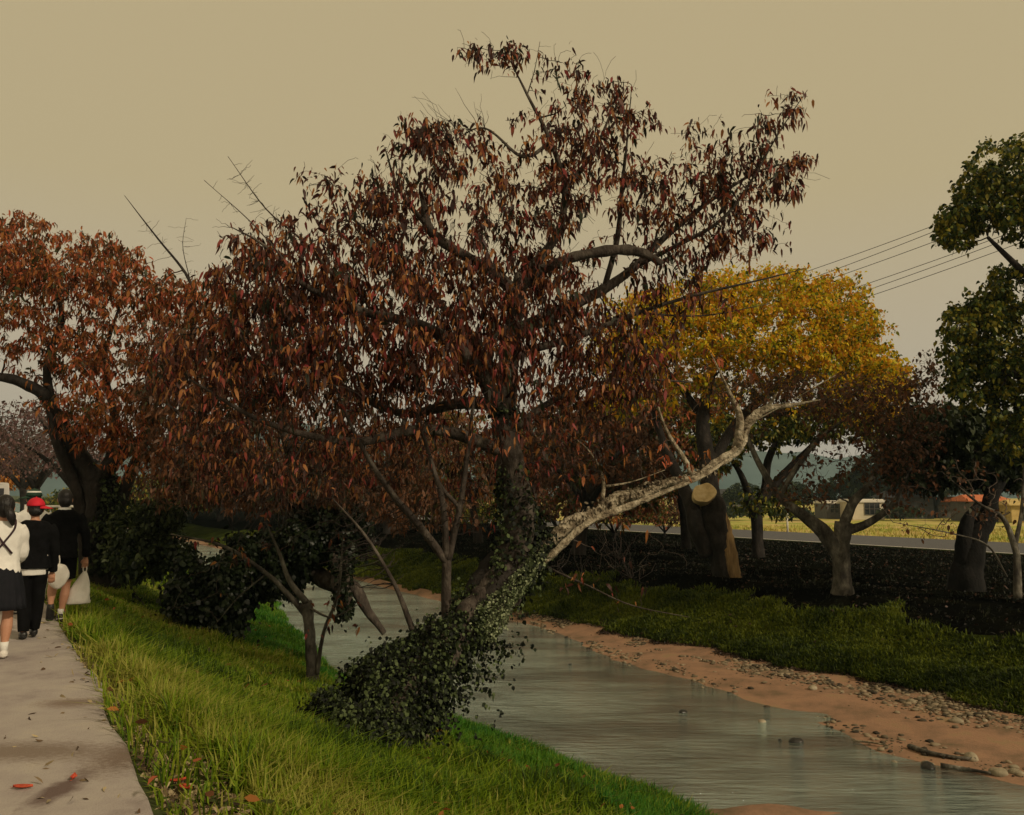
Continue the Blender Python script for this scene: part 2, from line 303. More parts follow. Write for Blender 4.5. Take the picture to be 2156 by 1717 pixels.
mr4 = N(t, 'ShaderNodeMapRange'); mr4.inputs['From Min'].default_value = .38; mr4.inputs['From Max'].default_value = .62; mr4.inputs['To Min'].default_value = .55; mr4.inputs['To Max'].default_value = 1.2; t.links.new(n4.outputs[0], mr4.inputs[0])
fx = N(t, 'ShaderNodeMath', operation='MULTIPLY', use_clamp=True); t.links.new(fm.outputs[0], fx.inputs[0]); t.links.new(mr4.outputs[0], fx.inputs[1])
mxb = N(t, 'ShaderNodeMixShader'); t.links.new(fx.outputs[0], mxb.inputs[0]); t.links.new(mxa.outputs[0], mxb.inputs[1]); t.links.new(gl.outputs[0], mxb.inputs[2]); t.links.new(mxb.outputs[0], o.inputs[0])
M['water'] = m

# ------------------------------------------------------------------ terrain
YN = np.array([-30, 0, 9.72, 11.3, 12.3, 14.14, 17.97, 23.85, 31.3, 42.6, 52, 70, 400.]);  XN = np.array([26, 7.9, 1.75, .65, -.25, -1.85, -3.95, -6.3, -8.9, -15.9, -22.5, -34, -250.])
YF = np.array([-30, 0, 10.75, 11.9, 15.1, 17.97, 21.5, 24.0, 28, 34, 44, 53.2, 70, 400.]);   XF = np.array([30, 12.2, 6.25, 5.4, 4.0, 2.6, 1.3, .3, -2.0, -5.6, -11.5, -17.5, -28, -235.])
YS = np.array([-30, 0, 13.26, 15.15, 18.74, 22.4, 26, 34, 70, 400.]);                        XS_ = np.array([33, 16, 7.8, 6.75, 4.3, 1.7, -.6, -5.2, -27.6, -234.])
def brk(Y):
    Y = np.asarray(Y, float); xp = .916-.613*Y
    n = np.interp(Y, YN, XN); f = np.interp(Y, YF, XF); s = np.maximum(np.interp(Y, YS, XS_), f+.25); n = n+.1*np.sin(Y*2.1)+.06*np.sin(Y*5.3); s = s+.16*np.sin(Y*1.7+1)+.1*np.sin(Y*4.4)+.06*np.sin(Y*9.1); f = np.minimum(f+.1*np.sin(Y*1.9)+.06*np.sin(Y*4.9+2), s-.2); rd = 42.35-.613*Y; rd = np.maximum(rd, s+8)
    return np.stack([xp-300, xp-6, xp-3.2, xp, xp+.35, xp+(n-xp)*.5, n-.35, n, n+(f-n)*.3, n+(f-n)*.7, f, s-.3*(s-f), s, s+.9, s+2.4, s+4.4, rd-1.2, rd, rd+10.5, rd+14, rd+60, rd+900])
ZB = np.array([-.6, -.1, -.01, -.01, -.06, -.95, -1.86, -2.03, -2.28, -2.2, -1.99, -1.9, -1.84, -1.55, -1.1, -.8, -1.0, -1.0, -1.0, -2.0, -2.1, -2.2])
def vnoise(x, y, s, seed=0):
    return np.sin(x*s+seed)*np.cos(y*s*1.13+seed*2)+.5*np.sin(x*s*2.3+y*s*1.7+seed*3)+.35*np.cos(x*s*4.1-y*s*3.7+seed)
AMP = np.array([0, 0, 0, 0, .02, .09, .05, .03, .03, .03, .02, .03, .03, .05, .09, .05, .02, 0, 0, .03, .1, .3])
def hz(X, Y, amp=True):
    X = np.asarray(X, float); Y = np.asarray(Y, float); B = brk(Y); z = np.full(X.shape, ZB[0]); a = np.zeros(X.shape)
    for i in range(len(ZB)-1):
        k = (X >= B[i]) & (X <= B[i+1]); u = (X-B[i])/(B[i+1]-B[i]+1e-9); z = np.where(k, ZB[i]+(ZB[i+1]-ZB[i])*u, z); a = np.where(k, AMP[i]+(AMP[i+1]-AMP[i])*u, a)
    if amp: z = z+a*vnoise(X, Y, 1.3, 1)
    z = z+.3*np.exp(-(((X-3.3)/1.1)**2+((Y-9.75)/.42)**2))*(a > 0)
    return z
rows = np.concatenate([np.linspace(-30, 1, 8), np.arange(1.4, 12, .3), np.arange(12, 30, .5), np.geomspace(30, 1800, 60)])
def strip(name, i0, i1, sub, mat, label=None):
    B = brk(rows); cs = []
    for i in range(i0, i1):
        for k in range(sub): cs.append(B[i]+(B[i+1]-B[i])*k/sub)
    cs.append(B[i1]); Xg = np.stack(cs, 1); Yg = np.repeat(rows[:, None], Xg.shape[1], 1); Zg = hz(Xg, Yg)
    nr, nc = Xg.shape; V = np.stack([Xg, Yg, Zg], 2).reshape(-1, 3); i = np.arange(nr-1)[:, None]*nc+np.arange(nc-1)[None]; i = i.ravel()
    mb = MB(); mb.add(V, np.stack([i, i+1, i+nc+1, i+nc], 1)); ob = mb.build(name, mat); tag(ob, kind='structure'); return ob
strip('ground', 0, 7, 6, M['bank'])
strip('riverbed', 7, 12, 6, M['sand'])
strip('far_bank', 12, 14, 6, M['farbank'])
strip('painted_shade_soil', 14, 17, 8, M['shade_soil'])  # flat bank top, canopy shade is in its colour
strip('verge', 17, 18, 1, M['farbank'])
strip('field', 18, 21, 5, M['field'])
# path slab with a real edge
mb = MB(); rw = np.concatenate([np.arange(-6, 30, .22), np.geomspace(30, 200, 30)]); rg = np.random.default_rng(5)
xe = .916-.613*rw; wob = np.where(rw < 30, np.convolve(rg.normal(0, .07, len(rw)), np.ones(4)/4, 'same'), 0)
V = np.stack([np.stack([xe-3.1, rw, np.full_like(rw, .03)], 1), np.stack([xe+wob-.02, rw, np.full_like(rw, .03)], 1), np.stack([xe+wob, rw, np.full_like(rw, .018)], 1), np.stack([xe+wob+.01, rw, np.full_like(rw, -.12)], 1)], 1).reshape(-1, 3)
n = len(rw); i = np.arange(n-1)*4; mb.add(V, np.concatenate([np.stack([i+k, i+k+1, i+k+5, i+k+4], 1) for k in range(3)]))
tag(mb.build('path', M['path'], smooth=False), kind='structure')
# road
mb = MB(); rw = np.linspace(5, 400, 60); xr = 42.35-.613*rw
V = np.stack([np.stack([xr+.5, rw, np.full_like(rw, -.985)], 1), np.stack([xr+10.2, rw, np.full_like(rw, -.985)], 1)], 1).reshape(-1, 3); i = np.arange(59)*2
mb.add(V, np.stack([i, i+1, i+3, i+2], 1)); tag(mb.build('road', M['asphalt'], smooth=False), kind='structure')
mb = MB(); V = np.stack([np.stack([xr+.62, rw, np.full_like(rw, -.98)], 1), np.stack([xr+.84, rw, np.full_like(rw, -.98)], 1)], 1).reshape(-1, 3)
mb.add(V, np.stack([i, i+1, i+3, i+2], 1)); tag(mb.build('road_edge_line', M['white'], smooth=False), kind='structure')
# water sheet
mb = MB(); rw = rows; B = brk(rw); V = []; nc = 9
for k in range(nc): V.append(np.stack([B[7]-.7+(B[10]+1.2-B[7]+.7)*k/(nc-1), rw, np.full_like(rw, -2.0)], 1))
V = np.stack(V, 1).reshape(-1, 3); i = (np.arange(len(rw)-1)[:, None]*nc+np.arange(nc-1)[None]).ravel(); mb.add(V, np.stack([i, i+1, i+nc+1, i+nc], 1))
tag(mb.build('water', M['water']), kind='structure')
# hills
mb = MB(); rg = np.random.default_rng(3); xs = np.linspace(-700, 1100, 120); prof = 60+14*np.sin(xs*.006+2.0)+9*np.sin(xs*.017)+4*np.sin(xs*.05)+2*np.sin(xs*.13)
L = []
for k, (f, dy) in enumerate([(0, 0), (.45, 35), (.8, 90), (1, 170), (.7, 300), (0, 500)]):
    L.append(np.stack([xs, np.full_like(xs, 700+dy)+12*np.sin(xs*.02+k), prof*f-3], 1))
V = np.stack(L, 0).reshape(-1, 3); n = len(xs); i = (np.arange(5)[:, None]*n+np.arange(n-1)[None]).ravel(); mb.add(V, np.stack([i, i+1, i+n+1, i+n], 1)); tag(mb.build('hills', M['hill']), kind='structure')

# ------------------------------------------------------------------ tree engine
class Tree:
    def __init__(s, seed): s.rng = np.random.default_rng(seed); s.trunk = MB(); s.br = MB(); s.cr = MB(); s.P = []; s.Rr = []; s.tw = []
    def limb(s, pts, n=10, rough=.05, mb=None, k=6, knob=.0, node=True, a=0.0):
        """pts: (x, y, depth, radius)"""
        w = np.array([[*P(q[0], q[1], q[2]), q[3]] for q in pts]); c = catmull(w, k); c[:, 3] = np.maximum(c[:, 3], .003)
        m = len(c); j = s.rng.normal(0, 1, (m, 3)); j[1:-1] = (j[:-2]+j[1:-1]+j[2:])/3; j *= c[:, 3:4]*.07; j[0] = 0; c[:, :3] += j
        if knob: c[:, 3] *= 1+knob*np.abs(np.sin(np.arange(m)*.8+s.rng.uniform(0, 6)))**2
        tube(mb or s.trunk, c[:, :3], c[:, 3], n, rough, s.rng, a)
        if node: s.P.append(c[:, :3]); s.Rr.append(c[:, 3])
        return c
    def node(s):
        return np.concatenate(s.P), np.concatenate(s.Rr)
    def grow(s, att, r0=.02, r1=.002, seg=5, sides=4, arch=.12, jit=.05, keep=True, rmax=.5, tgt=None):
        """connect every attractor to the nearest wood by a bent twig"""
        Pn, Rn = s.node(); d = np.array([np.min(np.sum((Pn-a)**2, 1)) for a in att]); o = np.argsort(d)
        cap = len(Pn)+len(att)*seg; PP = np.zeros((cap, 3)); RR = np.zeros(cap); PP[:len(Pn)] = Pn; RR[:len(Pn)] = Rn; n = len(Pn); outp = []
        for idx in o:
            a = att[idx]; dd = np.sum((PP[:n]-a)**2, 1)+ (np.maximum(0, PP[:n, 2]-a[2])**2)*1.2; b = int(np.argmin(dd)); p0 = PP[b]; ln = np.linalg.norm(a-p0)
            if ln < .02: continue
            mid = (p0+a)/2+s.rng.normal(0, jit, 3)*ln*2+np.array((0, 0, arch*ln))
            tt = np.linspace(0, 1, seg+1)[:, None]; c = (1-tt)**2*p0+2*tt*(1-tt)*mid+tt*tt*a; c[1:-1] += s.rng.normal(0, .03*ln, (seg-1, 3))
            rs = min(RR[b]*rmax+.001, r0*(.35+.65*min(1, ln/.8))); rad = np.linspace(max(rs, r1), r1, seg+1)
            tube(s.br, c, rad, sides, cap=False); s.tw.append(c)
            if keep: PP[n:n+seg] = c[1:]; RR[n:n+seg] = rad[1:]; n += seg
            outp.append(c)
        if keep: s.P = [PP[:n].copy()]; s.Rr = [RR[:n].copy()]
        return outp
    def foliage(s, twigs, per, L=.1, w=.2, down=.9, spread=.6, frm=.25, off=.02, droop=.35, mb=None, out=.25):
        rg = s.rng; n = len(twigs)
        if not n: return
        T = np.array(twigs); seg = T.shape[1]-1; cnt = rg.poisson(per, n); idx = np.repeat(np.arange(n), cnt); m = len(idx)
        u = rg.uniform(frm, 1.02, m)*seg; i = np.minimum(u.astype(int), seg-1); f = (u-i)[:, None]
        pos = T[idx, i]*(1-f)+T[idx, i+1]*f+rg.normal(0, off, (m, 3)); ax = T[idx, i+1]-T[idx, i]; ax /= np.linalg.norm(ax, axis=1)[:, None]+1e-9
        d = ax*out+rg.normal(0, spread, (m, 3)); d[:, 2] -= down; ll = L*rg.uniform(.45, 1.35, m); leaves(mb or s.cr, pos, d, ll, ll*w*rg.uniform(.75, 1.25, m), rg, droop)
    def blobs(s, B, n, shell=0):
        B = np.array(B, float); wts = B[:, 6] if B.shape[1] > 6 else B[:, 2]*B[:, 3]; wts = wts/wts.sum(); k = s.rng.choice(len(B), n, p=wts); o = []
        for j in k:
            b = B[j]; v = s.rng.normal(0, 1, 3); v /= np.linalg.norm(v); r = s.rng.uniform(0, 1)**(1/3 if not shell else 1/shell); v = v*r*(1+abs(s.rng.normal(0, .22)))
            o.append(P(b[0]+v[0]*b[2], b[1]+v[1]*b[3], b[4]+v[2]*b[5]))
        return np.array(o)
    def finish(s, name, label, cat, mats, base, group=None):
        root = empty(name, base, label=label, cat=cat, group=group)
        wood(s.trunk, s.br, mats[0], mats[1], 'trunk', root, base)
        if s.cr.n: s.cr.build('crown', mats[2], root, smooth=False, loc=base).location = (0, 0, 0)
        return root
def leafcloud(mb, path, rad, n, rng, L=.05, hang=0, wide=.42, zmin=None):
    """ivy leaves over a limb; path (x,y,Y,r)"""
    w = np.array([[*P(q[0], q[1], q[2]), q[3]] for q in path]); c = catmull(w, 8); seg = np.linalg.norm(np.diff(c[:, :3], axis=0), axis=1)*(c[1:, 3]+c[:-1, 3]); i = rng.choice(len(seg), n, p=seg/seg.sum()); u = rng.uniform(0, 1, (n, 1))
    c0 = c[i]*(1-u)+c[i+1]*u; v = rng.normal(0, 1, (n, 3)); v /= np.linalg.norm(v, axis=1)[:, None]
    tg = c[i+1, :3]-c[i, :3]; tg /= np.linalg.norm(tg, axis=1)[:, None]+1e-9; v -= tg*np.sum(v*tg, 1)[:, None]*.8; v /= np.linalg.norm(v, axis=1)[:, None]
    clump = .4+.75*np.abs(np.sin(c0[:, 0]*5+v[:, 1]*2.2)*np.cos(c0[:, 2]*6+v[:, 0]*2.5))
    r = c0[:, 3]*(rad*clump+rng.exponential(.1, n)); pos = c0[:, :3]+v*r[:, None]; pos[:, 2] -= np.abs(rng.exponential(.001+hang, n))*(rng.uniform(0, 1, n) < .25)
    d = v*.5+rng.normal(0, .45, (n, 3)); d[:, 2] -= .7; ll = L*rng.uniform(.6, 1.3, n); leaves(mb, pos, d, ll, ll*wide, rng, .15, .15)

def ground_at(px, Y, dz=-.05):
    X = (px-1078)/FPX*Y*1.005; return np.array((X, Y, float(hz(np.array([X]), np.array([Y]))[0])+dz))
# ---- the leaning cherry in the foreground
T = Tree(11)
base = P(762, 1600, 7.05); base[2] = hz(base[0], base[1])-.05
TR = [(755, 1660, 6.9, .14), (775, 1590, 7.2, .13), (815, 1510, 7.7, .15), (885, 1425, 8.3, .18), (970, 1340, 8.75, .185), (1030, 1270, 9.0, .2), (1078, 1195, 9.15, .19)]
T.limb(TR, 16, .06, k=8, knob=.12)
UP = [(1074, 1205, 9.14, .19), (1092, 1110, 9.2, .16), (1082, 1000, 9.2, .145), (1062, 900, 9.2, .135), (1070, 780, 9.25, .11), (1082, 680, 9.3, .09), (1098, 580, 9.3, .075)]
T.limb(UP, 12, .05, k=8, knob=.1)
D = 9.3
T.limb([(1080, 705, D, .085), (1180, 655, D+.1, .07), (1270, 610, D+.2, .055), (1340, 560, D+.3, .045), (1400, 500, D+.35, .035), (1500, 420, D+.5, .025), (1600, 360, D+.6, .015), (1690, 338, D+.7, .005)])
T.limb([(1340, 560, D+.3, .03), (1420, 520, D+.1, .026), (1510, 470, D, .02), (1570, 400, D-.1, .014), (1640, 280, D-.1, .008), (1700, 190, D-.1, .003)])
T.limb([(1272, 608, D+.2, .032), (1300, 500, D+.1, .03), (1311, 380, D, .022), (1320, 300, D, .012), (1330, 180, D, .004)])
T.limb([(1092, 600, D, .065), (1140, 570, D-.1, .055), (1195, 546, D-.2, .045), (1290, 528, D-.2, .05), (1350, 532, D-.2, .045), (1395, 556, D-.2, .03)], knob=.25)
T.limb([(1098, 585, D, .06), (1170, 500, D+.1, .05), (1190, 400, D+.1, .04), (1160, 300, D, .028), (1110, 200, D, .016), (1075, 130, D-.1, .006)])
T.limb([(1190, 400, D+.1, .035), (1250, 320, D+.3, .022), (1290, 230, D+.4, .01)])
T.limb([(1160, 300, D, .022), (1100, 330, D-.3, .018), (1020, 270, D-.5, .01), (950, 300, D-.6, .004)])
T.limb([(1085, 615, D, .07), (1030, 570, D-.2, .06), (955, 525, D-.4, .052), (905, 482, D-.5, .045), (893, 430, D-.5, .03), (885, 405, D-.5, .018)], knob=.15)
T.limb([(905, 482, D-.5, .03), (840, 400, D-.6, .018), (810, 310, D-.7, .006)])
T.limb([(1063, 890, 9.2, .09), (1000, 770, 9.0, .075), (900, 690, 8.8, .06), (760, 655, 8.6, .045), (640, 600, 8.5, .03), (560, 520, 8.4, .016), (490, 480, 8.4, .005)])
T.limb([(1075, 960, 9.2, .075), (980, 920, 9.0, .065), (880, 905, 8.8, .05), (740, 930, 8.6, .04), (560, 890, 8.5, .025), (400, 800, 8.5, .01)])
T.limb([(1064, 850, 9.2, .07), (960, 850, 9.4, .06), (840, 870, 9.7, .045), (700, 800, 10, .03), (560, 700, 10.2, .012)])
T.limb([(1066, 820, 9.2, .06), (980, 700, 9.5, .045), (850, 560, 9.8, .03), (720, 440, 9.9, .012)])
T.limb([(1086, 900, 9.2, .05), (1180, 835, 9.4, .03), (1300, 800, 9.6, .02), (1460, 805, 9.7, .008)])
T.limb([(1078, 745, 9.3, .05), (1200, 715, 9.2, .035), (1340, 660, 9.2, .022), (1470, 620, 9.1, .016), (1600, 590, 9, .01), (1700, 565, 9, .003)], knob=0)
T.limb([(1340, 660, 9.2, .015), (1480, 665, 9.2, .009), (1620, 640, 9.2, .003)])
T.limb([(760, 655, 8.6, .02), (650, 520, 8.6, .012), (560, 440, 8.6, .007), (480, 330, 8.6, .002)])
T.limb([(640, 600, 8.5, .014), (540, 480, 8.4, .006), (430, 380, 8.4, .002)])
T.limb([(1110, 200, D, .008), (1125, 150, D, .005), (1137, 88, D, .002)])
# upright shoots from the ivied base
T.limb([(945, 1360, 8.85, .06), (940, 1270, 8.85, .05), (942, 1180, 8.85, .046)])
T.limb([(942, 1185, 8.85, .042), (885, 1110, 8.8, .036), (825, 1040, 8.7, .03), (755, 930, 8.6, .02), (700, 800, 8.6, .008)])
T.limb([(942, 1185, 8.85, .036), (932, 1060, 8.8, .028), (910, 980, 8.8, .022), (870, 850, 8.7, .01)])
T.limb([(944, 1182, 8.85, .036), (968, 1070, 8.85, .03), (985, 950, 8.85, .022), (1000, 820, 8.9, .01)])
T.limb([(968, 1070, 8.85, .024), (920, 1010, 8.8, .02), (890, 900, 8.7, .008)])
T.limb([(870, 1330, 8.6, .03), (830, 1230, 8.5, .02), (770, 1130, 8.4, .014), (700, 1050, 8.3, .006)])
T.limb([(1140, 1190, 9.2, .014), (1240, 1235, 9.1, .01), (1330, 1275, 9, .007), (1450, 1300, 9, .003)])
B = [(1030, 115, 75, 38, 9.3, .3, .7), (1080, 100, 30, 20, 9.3, .2, .2), (1180, 130, 60, 40, 9.3, .3, .3), (1245, 250, 95, 95, 9.5, .6, 4), (1130, 330, 120, 80, 9.3, .6, 2.2), (1330, 240, 60, 40, 9.6, .4, .4), (1260, 370, 120, 60, 9.3, .6, 2.2),
     (1500, 320, 120, 60, 9.6, .5, 1), (1640, 240, 55, 50, 9.2, .3, .5), (1690, 200, 20, 20, 9.2, .1, .15), (1680, 340, 35, 16, 10, .2, .35), (1570, 375, 115, 65, 9.7, .6, 3.2), (1560, 490, 80, 50, 9.6, .5, 1.6), (1430, 450, 130, 90, 9.6, .7, 4), (1400, 560, 100, 40, 9.4, .5, 1.2),
     (870, 290, 50, 50, 8.7, .3, .6), (950, 310, 80, 60, 8.9, .5, 1.4), (800, 400, 130, 55, 9, .8, 2), (660, 375, 40, 30, 8.7, .3, .3), (950, 440, 190, 110, 9.1, 1, 6), (700, 520, 170, 85, 8.9, 1, 5), (1150, 480, 100, 100, 9.4, .8, 3),
     (500, 500, 40, 25, 8.4, .2, .35), (570, 590, 110, 75, 8.8, .8, 2.6), (880, 650, 270, 130, 9.1, 1.3, 14), (600, 730, 170, 130, 9, 1.2, 9), (1150, 630, 120, 110, 9.3, 1, 3.6), (1290, 740, 120, 110, 9.4, .9, 4), (1440, 620, 110, 40, 9.2, .3, .8),
     (1000, 820, 230, 130, 9.1, 1.3, 10), (620, 900, 220, 130, 9.1, 1.3, 9), (400, 790, 90, 110, 8.9, .8, 2), (850, 960, 230, 80, 10, .7, 5), (1150, 930, 120, 110, 9.3, .8, 2.8), (1310, 880, 110, 90, 9.5, .7, 1.6), (1290, 1225, 130, 40, 9, .3, .16), (980, 1070, 130, 60, 10.2, .4, .8), (600, 1000, 180, 50, 9.8, .6, 1.0), (440, 950, 110, 90, 9.4, .8, 1.6)]
T.grow(T.blobs([(520, 400, 45, 55, 8.6, .12, 1), (560, 450, 50, 50, 8.6, .12, 1), (470, 430, 45, 45, 8.4, .1, .8), (1135, 130, 40, 50, 9.3, .1, .6), (890, 230, 35, 60, 8.8, .15, .6), (1000, 200, 40, 60, 9, .15, .5)], 70), .005, .0016, 5, 3, .05, .05, keep=False)
a1 = T.blobs(B, 330); a2 = T.blobs(B, 4300)
g1 = T.grow(a1, .02, .004, 6, 5, .12, .06); g2 = T.grow(a2, .009, .0024, 5, 3, .15, .08)
up = [g for g in g2 if g[-1][2] > 4.0]; lw = [g for g in g2 if g[-1][2] <= 4.0]
lo_ = [g for g in lw if g[-1][2] < 2.55]; lw = [g for g in lw if g[-1][2] >= 2.55]
T.foliage(up, 7.2, .08, .18, .95, .6, .1, .04, .5, out=.2); T.foliage(lw, 12, .082, .165, 1.0, .5, .0, .05, .45, out=.15); T.foliage(lo_, 5, .07, .17, 1.0, .5, .0, .05, .45); T.foliage(g1, 7, .088, .14, 1.0, .5, .3, .04, .3)
Bo = [(q[0], q[1], q[2]*1.12, q[3]*1.16, q[4], q[5]*1.05, q[6]) for q in B if q[1] < 640]; T.grow(T.blobs(Bo, 520, 30), .007, .0022, 5, 3, .12, .08, keep=False)
T.grow(T.blobs([(900, 1040, 220, 100, 8.9, .7, 4), (600, 1040, 200, 90, 9, .7, 4), (1250, 1150, 130, 60, 9.4, .4, 1), (760, 1180, 90, 60, 8.6, .3, 1), (1200, 960, 120, 80, 9.2, .5, 1.5)], 620), .009, .0024, 5, 3, .05, .08, keep=False)
cherry = T.finish('cherry_tree', 'large cherry tree with drooping brown-red leaves, its ivied trunk leaning over the river', 'tree', (M['bark'], M['twig_dark'], M['leaf_main']), base)
# broken pale limb = part of that tree
Lb = Tree(12)
Lb.limb([(1083, 1192, 9.15, .082), (1150, 1152, 9.3, .061), (1200, 1105, 9.5, .067), (1255, 1085, 9.65, .049), (1300, 1048, 9.8, .056), (1360, 1040, 9.9, .041), (1400, 1018, 10, .048), (1460, 1008, 10.1, .038), (1500, 982, 10.2, .046), (1556, 942, 10.3, .041), (1575, 895, 10.4, .039), (1612, 862, 10.4, .033), (1665, 853, 10.4, .020), (1728, 842, 10.4, .004)], 20, .15, k=9, knob=.18)
Lb.limb([(1130, 1200, 9.15, .033), (1175, 1158, 9.2, .033), (1240, 1100, 9.4, .025), (1310, 1070, 9.6, .028), (1400, 1036, 9.85, .020), (1480, 1002, 10.0, .023), (1530, 970, 10.2, .016)], 14, .16, k=10, knob=.25)
Lb.limb([(1552, 945, 10.3, .06), (1558, 880, 10.3, .045), (1535, 825, 10.3, .022), (1497, 745, 10.3, .005)])
Lb.limb([(1610, 862, 10.4, .03), (1625, 845, 10.35, .018), (1637, 826, 10.3, .004)])
Lb.limb([(1458, 1000, 10.1, .045), (1440, 965, 10.1, .03), (1405, 910, 10, .022), (1385, 850, 10, .012), (1380, 760, 10, .004)])
Lb.limb([(1265, 1070, 9.7, .03), (1270, 1010, 9.7, .018), (1240, 950, 9.7, .008), (1180, 900, 9.7, .003)])
Lb.limb([(1270, 1025, 9.7, .016), (1330, 1015, 9.7, .008), (1400, 990, 9.7, .003)])
Lb.limb([(1558, 900, 10.3, .014), (1620, 870, 10.2, .008), (1760, 790, 10, .003)])
tw = Lb.grow(Lb.blobs([(1400, 820, 90, 80, 10, .5, 2), (1230, 940, 100, 70, 9.6, .4, 2), (1540, 760, 60, 60, 10.3, .4, 1), (1400, 950, 130, 60, 9.9, .4, 1), (1330, 1160, 140, 60, 9.6, .4, 1)], 150), .008, .002, 5, 3, .1, .1)
Lb.foliage(tw[:90], 3, .09, .17, .9, .6, .3)
leafcloud(Lb.trunk, [(1150, 1155, 9.3, .065), (1200, 1106, 9.5, .068), (1300, 1050, 9.8, .056), (1400, 1020, 10, .048), (1500, 985, 10.2, .045)], 1.2, 1300, np.random.default_rng(19), .05, 0, .25)
lo = wood(Lb.trunk, Lb.br, M['bark_pale'], M['twig_grey'], 'broken_limb', cherry, base); lo['label'] = 'thick bare limb with pale peeling bark'
x = Lb.cr.build('leaves', M['leaf_rust'], lo, smooth=False, loc=base); x.location = (0, 0, 0)
# ivy
rg = np.random.default_rng(21); mb = MB()
leafcloud(mb, [(755, 1620, 6.95, .27), (790, 1530, 7.5, .31), (880, 1430, 8.25, .29), (970, 1330, 8.75, .24), (1035, 1250, 9, .19), (1080, 1190, 9.15, .17)], 1.05, 21000, rg, .038, .1)
leafcloud(mb, [(730, 1450, 8.4, .15), (790, 1435, 8.35, .25), (860, 1385, 8.5, .22), (930, 1320, 8.8, .15)], 1.0, 5500, rg, .038, .06)
leafcloud(mb, [(650, 1510, 7.9, .16), (700, 1530, 7.6, .26), (755, 1590, 7.05, .26), (800, 1605, 6.9, .16)], 1.0, 7500, rg, .038, .05)
leafcloud(mb, [(1085, 1190, 9.15, .25), (1095, 1100, 9.2, .24), (1078, 1020, 9.2, .2), (1070, 980, 9.2, .14)], 1.0, 1700, rg, .045, .08)
leafcloud(mb, [(1080, 1260, 9.1, .16), (1120, 1180, 9.1, .15), (1160, 1130, 9.3, .15)], 1.0, 900, rg, .045, .1)
leafcloud(mb, [(1060, 880, 9.15, .15), (1065, 860, 9.15, .15)], 1.0, 300, rg, .045)
mo = MB(); leafcloud(mo, [(1005, 1335, 8.68, .12), (1045, 1285, 8.78, .14), (1085, 1235, 8.88, .12), (1120, 1190, 9.0, .09), (1145, 1160, 9.2, .07)], 1.0, 4500, rg, .022, 0, .5)
mo = mo.build('moss', leafmat('pale_moss', [(.04, .055, .02), (.09, .115, .05), (.17, .2, .1), (.28, .31, .18)], .1), cherry, smooth=False, loc=base); mo.location = (0, 0, 0); mo['label'] = 'pale green mossy side of the trunk'
# trailing ends over the water
for k in range(46):
    u = rg.uniform(0, 1); q = P(860+u*170, 1440-u*130+rg.uniform(-30, 40), 8.7+u*.3); ln = rg.uniform(.15, .5); st = np.array([q+np.array((rg.normal(.05, .03)*j, rg.normal(0, .02)*j, -ln*j/6)) for j in range(7)])
    pos = np.repeat(st, 4, 0)+rg.normal(0, .02, (28, 3)); d = rg.normal(0, .6, (28, 3)); d[:, 2] -= .5; leaves(mb, pos, d, .045*rg.uniform(.6, 1.2, 28), .018, rg, .1)
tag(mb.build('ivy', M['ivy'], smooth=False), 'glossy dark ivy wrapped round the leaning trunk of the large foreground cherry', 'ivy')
# dark core so that the ivy reads as a dense mass of stems
mb = MB(); w = np.array([[*P(*q[:3]), q[3]] for q in [(745, 1600, 7.1, .05), (795, 1520, 7.65, .1), (880, 1430, 8.27, .15), (970, 1330, 8.78, .15), (1040, 1240, 9.02, .2), (1086, 1170, 9.17, .17)]]); c = catmull(w, 6); tube(mb, c[:, :3], c[:, 3], 14, .12, rg)
w = np.array([[*P(*q[:3]), q[3]] for q in [(740, 1450, 8.4, .08), (790, 1438, 8.38, .15), (850, 1390, 8.5, .14), (930, 1330, 8.75, .1)]]); c = catmull(w, 6); tube(mb, c[:, :3], c[:, 3], 14, .12, rg)
ivst = mb.build('stems', M['bark_dark']); ivst.parent = bpy.data.objects['ivy']

# ---- sapling on the bank in front
T = Tree(31); b = ground_at(655, 11.0)
T.limb([(664, 1560, 11.0, .1), (660, 1470, 11.0, .09), (656, 1380, 11, .07), (650, 1310, 11, .062), (645, 1270, 11, .07)], knob=.1)
T.limb([(648, 1300, 11, .045), (600, 1245, 11, .034), (550, 1200, 10.9, .027), (470, 1150, 10.8, .018), (360, 1125, 10.7, .006)])
T.limb([(645, 1270, 11, .045), (610, 1225, 11, .035), (590, 1170, 11, .022), (560, 1100, 11, .008)])
T.limb([(668, 1420, 10.95, .03), (682, 1330, 10.95, .024), (712, 1250, 10.9, .018), (722, 1130, 10.9, .008)])
T.limb([(650, 1280, 11, .02), (700, 1300, 10.9, .012), (760, 1270, 10.9, .005)])
T.limb([(560, 1210, 10.95, .012), (500, 1260, 10.9, .007), (450, 1320, 10.9, .003)])
g = T.grow(T.blobs([(480, 1170, 90, 40, 10.9, .5, 1), (640, 1090, 130, 50, 11, .5, 1.6), (700, 1290, 60, 60, 10.9, .3, .7), (420, 1240, 60, 60, 10.8, .3, .4)], 110), .006, .0018, 5, 3, .1, .1)
T.foliage(g[:40], 3, .08, .18)
T.finish('cherry_sapling', 'slim forked young tree standing just left of the ivied leaning trunk, before the pale water', 'tree', (M['bark_grey'], M['twig_grey'], M['leaf_main']), b)

